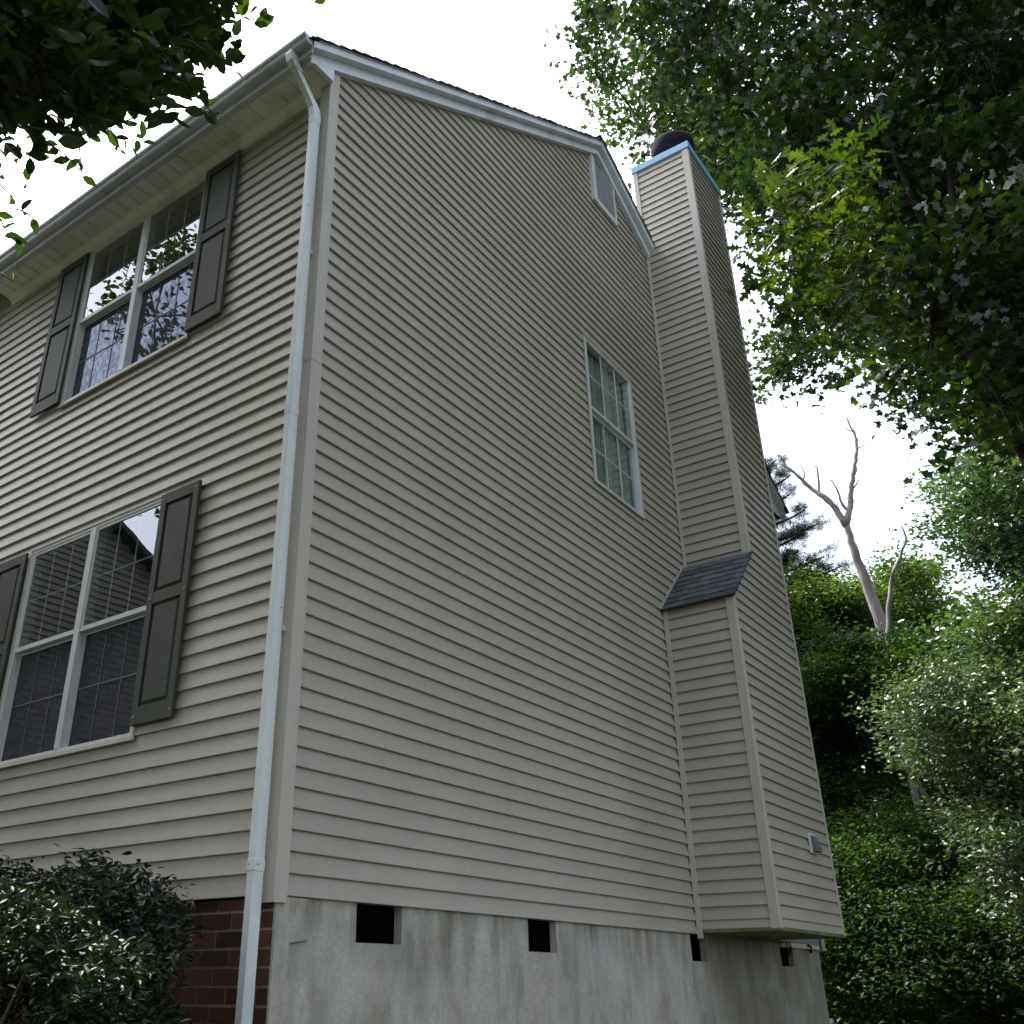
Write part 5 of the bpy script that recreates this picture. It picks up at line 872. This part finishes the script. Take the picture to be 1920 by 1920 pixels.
FAST = 1.0
# oak on the right
oak = thing('oak_tree', 'large oak with lobed leaves and a dark trunk rising right of the chimney', 'tree', (10.1, -3.35, GROUND))
ob = BLOBS['oak']
on_ = [b for b in BLOBS['oak_near'] if math.degrees(math.atan2(b[1]-CAM.y, b[0]-CAM.x)) < 12.5]
# crown continues above and behind the part in view
extra = [(10.1+rnd.uniform(-5, 4.5), -3+rnd.uniform(-6, 4), rnd.uniform(10.5, 17), rnd.uniform(.6, 1.0)) for _ in range(90)]
extra = [e for e in extra if e[1] > -5.0 and (e[0]-CAM.x)*.0+1 and math.atan2(e[2]+.4, math.hypot(e[0]+3.4, e[1]+3.5)) > math.radians(56)]
limbs(oak, [(10.1, -3.35, GROUND), (10.15, -3.38, 1.5), (10.2, -3.36, 4.5), (10.28, -3.35, 6.5), (10.4, -3.4, 9), (10.7, -3.2, 12), (10.9, -3.0, 15)], [.40, .33, .30, .28, .24, .15, .06], ob+on_, m_bark, 22, thick=.45)
side = [(rnd.uniform(6.8, 12), rnd.uniform(-8, -4.4), rnd.uniform(1.0, 10.5), rnd.uniform(.6, .95)) for _ in range(210)]  # unseen oak foliage added out of frame to darken the chimney front
side = [b for b in side if math.degrees(math.atan2(b[1]+3.52, b[0]+3.41)) < -9-b[2]*.6]
crown(oak, 'unseen_side_crown', side, 230, 'dia', .19, m_oak, .75, 8, .15, .75)
crown(oak, 'crown', ob, 270, 'star', .145, m_oak, .75, 8, .15, .75)
crown(oak, 'unseen_crown', extra, 150, 'star', .17, m_oak, .75, 8, .15, .75)
crown(oak, 'low_crown', on_, 230, 'oak', .15, m_oak_lit, .8, 8, .13, .8, hero=300)
# near tree overhanging from the left
near = thing('dogwood_tree', 'dark broadleaf branch hanging in from the upper left corner', 'tree', (-5.2, 1.4, GROUND))
nb = BLOBS['near']
ex2 = [(-2.9+rnd.uniform(-2.2, 1.6), 1.2+rnd.uniform(-2.4, 4.6), rnd.uniform(4.2, 7.2), rnd.uniform(.3, .5)) for _ in range(70)]  # upper foliage out of view, added for shade and window reflections
ex2 = [e for e in ex2 if e[1] < 3.0 and math.degrees(math.atan2(e[2]+.38, math.hypot(e[0]+3.41, e[1]+3.52))) > 52 or math.degrees(math.atan2(e[1]+3.52, e[0]+3.41)) > 68]
ex2 += [(-1.75, 4.35, 7.6, .42), (-1.95, 4.0, 7.2, .38), (-2.1, 4.75, 7.9, .35)]
ex3 = [(rnd.uniform(-10, -4.6), rnd.uniform(-3.0, 5.5), rnd.uniform(5.5, 9.5), rnd.uniform(.5, .85)) for _ in range(110)]  # unseen canopy added over the front yard to darken the front wall
limbs(near, [(-5.2, 1.4, GROUND), (-5.1, 1.3, .5), (-4.6, .9, 2.4), (-4.0, .3, 4.0), (-3.2, -.2, 5.2)], [.17, .14, .12, .08, .03], nb[:60]+ex2, m_bark, 14, thick=.5)
crown(near, 'crown', nb, 900, 'oval', .082, m_near, .8, 5, .05, .8, hero=300)
crown(near, 'added_upper_crown', ex2, 330, 'oval', .10, m_near, .8, 6, .10, .8)
crown(near, 'unseen_crown', ex3, 240, 'dia', .16, m_near, .7, 8, .14, .8)
# single hanging sprigs against the sky
def sprig(parent, base, tip, nleaf, size, mat, kind='oval'):
    m = MB(); pts = bez(base, tip, .02, 5); m.tube(pts, [.003]*5, 5); m.build('twig', m_twig, parent, True)
    V, F = TEMPL[kind]
    for i in range(nleaf):
        p_ = pts[-1-(i % 4)]; n_ = np.array([[rnd.gauss(0, .6), rnd.gauss(0, .6), 1.0]]); Rm = rots(n_, np.array([rnd.uniform(0, 6.28)]))[0]
        s_ = size*rnd.uniform(.8, 1.2); me = leafmesh_cache(kind, mat)
        off = Rm@np.array([0, .5*s_, 0])
        link('leaf', me, parent, Matrix(((*Rm[0]*s_, p_[0]+off[0]), (*Rm[1]*s_, p_[1]+off[1]), (*Rm[2]*s_, p_[2]+off[2]), (0, 0, 0, 1))))
_lc = {}
def leafmesh_cache(kind, mat):
    if (kind, mat.name) not in _lc:
        V, F = TEMPL[kind]; me = bpy.data.meshes.new('leaf'); me.from_pydata([tuple(v) for v in V], [], F); me.materials.append(mat); me.update(); _lc[(kind, mat.name)] = me
    return _lc[(kind, mat.name)]
SPRIGS = [
((-1.84, -0.97, 3.07), (-1.69, -1.01, 2.93)),
((-1.73, -1.04, 2.9), (-1.65, -1.04, 2.84)),
((-2.29, -0.74, 1.8), (-2.17, -0.74, 1.82)),
((-2.33, -0.73, 2.07), (-2.23, -0.71, 2.03)),
((-2.24, -0.76, 2.45), (-2.05, -0.8, 2.4)),
((-2.4, -0.7, 2.22), (-2.23, -0.71, 2.18)),
((-2.02, -0.87, 2.63), (-1.93, -0.86, 2.55)),
((-2.29, -0.74, 1.94), (-2.19, -0.73, 2.01)),
((-2.25, -0.76, 2.08), (-2.16, -0.75, 2.11)),
((-1.69, -1.07, 3.27), (-1.53, -1.13, 3.63)),
((-2.11, -0.82, 2.59), (-2.04, -0.8, 2.38)),
]
for a, b_ in SPRIGS: sprig(near, a, b_, 3, .062, m_near)

# shrub in front of the brick
def shrub():
    t = thing('laurel_shrub', 'dense dark glossy leaved shrub in front of the brick foundation', 'shrub', (-.75, 1.6, GROUND))
    blobs = []
    for i in range(150):
        y = rnd.uniform(-.25, 3.9); x = rnd.uniform(-1.25, -.20); top = .10+.10*(y/2)-.10*max(0, .7-y)-.25*max(0, -.9-x)
        if y < .34+(x+.3)*.85: continue
        z = top-abs(rnd.gauss(0, .45))-.10
        blobs.append((x, y, max(z, -1.7), rnd.uniform(.13, .2)))
    for i in range(60):
        y = rnd.uniform(-.05, 3.6); x = rnd.uniform(-1.1, -.2)
        if y < .34+(x+.3)*.85: continue
        blobs.append((x, y, -.02+.10*(y/2)-.10*max(0, .7-y)-.10+rnd.gauss(0, .04), rnd.uniform(.12, .17)))
    for i in range(60):
        xx = -1.15+.85*i/60; blobs.append((xx, .37+(xx+.3)*.85+rnd.uniform(-.02, .12), rnd.uniform(-1.2, -.28), .13))
    m = MB()
    for i in range(60):
        b_ = rnd.choice(blobs); m.tube(bez((rnd.uniform(-1, -.4), rnd.uniform(.3, 3.3), GROUND), b_[:3], .05, 5), [.016, .013, .010, .007, .004], 5, False)
    m.build('stem', m_twig, t, True, recalc=False)['kind'] = 'stuff'
    crown(t, 'foliage', blobs, 3300, 'lance', .043, m_shrub, .9, 6, .035, .7, hero=300, shell=.3)
shrub()

# middle distance and woodland trees
def wood_tree(name, label, blobs, base, h, r_, mat, size, per, kind='star', nl=8, group=None, clump=10, crad=.22, up=.9, flat=.7, bark=None):
    t = thing(name, label, 'tree', base, group)
    cx = sum(b[0] for b in blobs)/len(blobs); cy = sum(b[1] for b in blobs)/len(blobs)
    pts = [base, (base[0]+(cx-base[0])*.1, base[1]+(cy-base[1])*.1, base[2]+h*.25), (base[0]+(cx-base[0])*.5, base[1]+(cy-base[1])*.5, base[2]+h*.6), (cx, cy, base[2]+h)]
    limbs(t, pts, [r_, r_*.85, r_*.6, r_*.2], blobs, bark or m_bark, nl, thick=.5, tn=8)
    crown(t, 'crown', blobs, per, kind, size, mat, flat, clump, crad, up)
    return t
wood_tree('maple_tree', 'grey green leafy tree at the right edge below the oak', BLOBS['maple'], (17.5, -4.2, GROUND), 9, .2, m_maple, .115, 620, 'dia', crad=.18, flat=.55)
wood_tree('woodland_tree', 'bright topped leafy tree just right of the chimney front', BLOBS['wa'], (23.5, 1.0, GROUND+.3), 11, .22, m_wood1, .12, 800, 'dia', crad=.2, flat=.5, group='trees of the wood beside the house')
wood_tree('woodland_tree', 'pale silvery leafed tree low at the right edge', BLOBS['wb'], (13.9, -3.1, GROUND), 6, .16, m_wood2, .085, 1050, 'dia', crad=.15, flat=.5, group='trees of the wood beside the house')
wood_tree('woodland_tree', 'dark understorey tree beside the foundation corner', BLOBS['wc'], (16.5, -1.2, GROUND), 5, .18, m_wood3, .09, 950, 'dia', crad=.18, flat=.55, group='trees of the wood beside the house')
wood_tree('woodland_tree', 'shadowed tree filling the gap right behind the chimney edge', BLOBS['wg'], (20.5, 1.6, GROUND+.2), 7, .16, m_wood1, .11, 760, 'dia', crad=.18, flat=.5, group='trees of the wood beside the house')
wood_tree('woodland_tree', 'leafy tree in front of the shorter dead trunk', BLOBS['wf'], (19.5, .4, GROUND+.2), 7.5, .14, m_wood3, .10, 800, 'dia', crad=.18, flat=.5, group='trees of the wood beside the house')
wood_tree('woodland_tree', 'thin crowned tree against the sky between the two dead trunks', BLOBS['wd'], (25.5, .2, GROUND+.3), 12, .16, m_wood1, .13, 330, 'dia', crad=.2, flat=.5, group='trees of the wood beside the house')
# deep wood behind: reads as one mass
hid = [(rnd.uniform(13.5, 28), rnd.uniform(4.6, 10.5), rnd.uniform(2, 12.5), rnd.uniform(1.2, 1.9)) for _ in range(26)]  # unseen foliage added behind the house to keep sun off the lower wood
hid = [h for h in hid if math.degrees(math.atan2(h[1]+3.52, h[0]+3.41)) > 20.5]
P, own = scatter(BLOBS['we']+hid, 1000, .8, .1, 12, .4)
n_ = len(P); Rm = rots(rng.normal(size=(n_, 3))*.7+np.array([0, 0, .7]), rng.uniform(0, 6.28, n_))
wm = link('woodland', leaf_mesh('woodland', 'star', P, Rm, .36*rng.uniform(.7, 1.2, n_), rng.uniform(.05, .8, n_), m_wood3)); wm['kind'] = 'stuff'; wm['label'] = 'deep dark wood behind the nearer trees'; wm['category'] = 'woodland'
# understorey at ground level
P = np.stack([rng.uniform(9, 34, 9000), rng.uniform(-14, 9, 9000), np.zeros(9000)], 1); P[:, 2] = GROUND+rng.uniform(0, 1.6, 9000)+np.clip((P[:, 0]-12)*.03, 0, 2)
keep = ~((P[:, 0] < 12.5) & (P[:, 1] > -2.5)); P = P[keep]; n_ = len(P)
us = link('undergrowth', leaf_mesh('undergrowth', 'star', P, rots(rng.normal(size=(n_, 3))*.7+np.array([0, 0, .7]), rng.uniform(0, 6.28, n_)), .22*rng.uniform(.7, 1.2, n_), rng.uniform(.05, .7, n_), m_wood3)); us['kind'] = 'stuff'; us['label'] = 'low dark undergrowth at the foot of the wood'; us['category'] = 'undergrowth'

# dead snags
SN2 = [(17.82, -.16, 8.60), (17.82, -.17, 8.18), (17.76, .24, 7.49), (17.72, .46, 6.68), (17.68, .64, 5.54)]
def snag(label, main, branches, r_, base):
    t = thing('dead_tree', label, 'dead tree', base, 'bare dead trees standing above the wood')
    ff = []
    for i in range(len(main)-1):
        for j in range(5): ff.append(Vector(main[i]).lerp(Vector(main[i+1]), j/5)+Vector((rnd.gauss(0, .012), rnd.gauss(0, .012), 0)))
    ff.append(Vector(main[-1])); main = ff
    n = len(main); m = MB(); m.tube(main, [r_*(1-.62*i/(n-1))*rnd.uniform(.94, 1.07) for i in range(n)], 10); m.build('trunk', m_dead, t, True)
    for b_, rr in branches:
        rr *= .60; fine = []
        for i in range(len(b_)-1):
            a, c_ = Vector(b_[i]), Vector(b_[i+1])
            for j in range(4): fine.append(a.lerp(c_, j/4)+Vector((rnd.gauss(0, .010), rnd.gauss(0, .012), rnd.gauss(0, .01)))*(rr > .03))
        fine.append(Vector(b_[-1])); k = len(fine)
        m = MB(); m.tube(fine, [rr*(1-.85*i/(k-1))*rnd.uniform(.88, 1.14)+.007 for i in range(k)], 8)
        for i in range(3, k-1, 3):
            if rr > .04:
                d = Vector((rnd.gauss(0, 1), rnd.gauss(0, 1), rnd.gauss(.5, .6))).normalized()*rnd.uniform(.08, .35); m.tube([fine[i], fine[i]+d*.6, fine[i]+d+Vector((0, 0, .05))], [.02, .012, .005], 5)
        m.build('branch', m_dead, t, True)
J0 = (19.179, 1.217, 9.511)
snag('tall bare dead tree forking into long leafless branches', [(19.277, 0.902, -1.6), (19.277, 0.937, 3.386), (19.249, 0.902, 6.228), (19.221, 1.028, 7.796), (19.193, 1.168, 8.776), J0],
     [([J0, (19.228, 1.028, 10.106), (19.263, 0.916, 10.659), (19.277, 0.727, 11.156), (19.305, 0.637, 11.611), (19.298, 0.623, 11.786), (19.298, 0.735, 12.416)], .125),
      ([J0, (19.137, 1.462, 10.176), (19.109, 1.728, 10.526), (19.025, 2.023, 10.911), (18.927, 2.267, 11.366), (18.892, 2.456, 11.751)], .13),
      ([(19.109, 1.687, 10.470), (19.116, 1.644, 10.806), (19.116, 1.616, 11.191), (19.116, 1.672, 11.261)], .048),
      ([(19.039, 1.987, 10.890), (19.039, 1.917, 11.051), (19.025, 1.952, 11.331)], .03),
      ([(19.207, 1.147, 9.826), (19.179, 1.252, 10.211), (19.165, 1.294, 10.596), (19.165, 1.406, 10.820)], .055),
      ([(19.256, 0.951, 10.421), (19.263, 0.832, 10.526), (19.277, 0.749, 10.652)], .03), ([(19.305, 0.637, 11.611), (19.312, 0.581, 11.751)], .025)], .185, (19.28, .9, GROUND))
snag('shorter bent dead trunk with a broken tip right of the tall one', [(SN2[4][0], SN2[4][1]+.1, GROUND+.4), SN2[4], SN2[3], SN2[2], SN2[1]],
     [([SN2[1], (SN2[1][0], SN2[1][1]-.03, SN2[1][2]+.12), (SN2[0][0], SN2[0][1]-.02, SN2[0][2]-.1), SN2[0]], .04)], .072, (SN2[4][0], SN2[4][1]+.1, GROUND))

# pine behind the house
pine = thing('pine_tree', 'dark feathery pine showing past the rear eave of the house', 'tree', (21.6, 4.3, GROUND))
m = MB(); m.tube([(21.6, 4.3, GROUND), (21.6, 4.2, 6), (21.6, 4.1, 14)], [.22, .18, .05], 8); m.build('trunk', m_bark, pine, True)
pb = []; bm_ = MB()
for (tx, ty, tz) in ((21.70, 3.25, 13.1), (21.75, 2.95, 12.55), (21.72, 3.1, 11.95), (21.8, 2.75, 11.4), (21.88, 2.45, 10.95), (21.8, 2.9, 10.75), (21.75, 3.1, 10.25), (21.85, 2.5, 9.95), (21.6, 3.4, 12.9), (21.1, 4.6, 12.5), (21.2, 5.0, 11.5), (22.6, 4.2, 12), (20.6, 4.0, 11), (22.3, 3.6, 10.2), (21.75, 2.95, 9.4), (21.9, 2.1, 9.6)):
    a = (21.6, 4.12, tz-.35); pts = bez(a, (tx, ty, tz), -.1, 7); bm_.tube(pts, [.05*(1-.8*i/6)+.01 for i in range(7)], 5, False)
    for i in range(2, 7):
        for _ in range(2): pb.append((pts[i].x+rnd.gauss(0, .14), pts[i].y+rnd.gauss(0, .12), pts[i].z+rnd.gauss(0, .05)+.06, rnd.uniform(.16, .28)))
bm_.build('branch', m_bark, pine, True, recalc=False)
crown(pine, 'crown', pb, 700, 'needle', .15, m_pine, .5, 8, .06, .3)

# trees across the front yard (seen mirrored in the front windows)
def round_tree(label, x, y, h, rad, mat, grp, zc=None, per=260, size=.34):
    bl = []
    zc = zc or h-rad
    for i in range(46):
        d = np.array([rnd.gauss(0, 1), rnd.gauss(0, 1), rnd.gauss(0, 1)]); d /= np.linalg.norm(d); s_ = rad*rnd.uniform(.3, 1)
        bl.append((x+d[0]*s_, y+d[1]*s_, zc+d[2]*s_*.9, rnd.uniform(.7, 1.15)))
    wood_tree('yard_tree', label, bl, (x, y, GROUND), h-rad*.6, .24, mat, size, per, 'dia', group=grp, nl=6, clump=12, crad=.3)
GY = 'trees across the front yard'
round_tree('leafy tree across the front yard, farthest along the street side', -12, 26, 10.5, 4.5, m_wood3, GY)
round_tree('leafy tree across the front yard opposite the lower window', -15, 20, 10, 4.5, m_wood3, GY)
round_tree('leafy tree across the front yard nearest the camera side', -18, 13, 14, 5, m_wood3, GY)
round_tree('leafy tree across the front yard beyond the laurel shrub', -7.0, 29, 10.5, 4.5, m_wood3, GY)
GS = 'unseen trees added to shade the yard'  # out-of-view trees added to block low sky light and shade the lawn
round_tree('unseen leafy tree added behind the camera toward the street for shade', -14, -9, 15, 5.5, m_wood3, GS)
round_tree('unseen leafy tree added on the street side to darken the front wall', -10.5, -.5, 11.5, 4.6, m_wood3, GS)
round_tree('unseen leafy tree added behind the camera on the side yard for shade', 6, -22, 11, 4.5, m_wood3, GS)
round_tree('unseen leafy tree added opposite the gable window for shade', 17, -16, 14, 5, m_wood1, GS)
round_tree('unseen leafy tree added left of the camera for shade', -9, -20, 11, 4.5, m_wood3, GS)
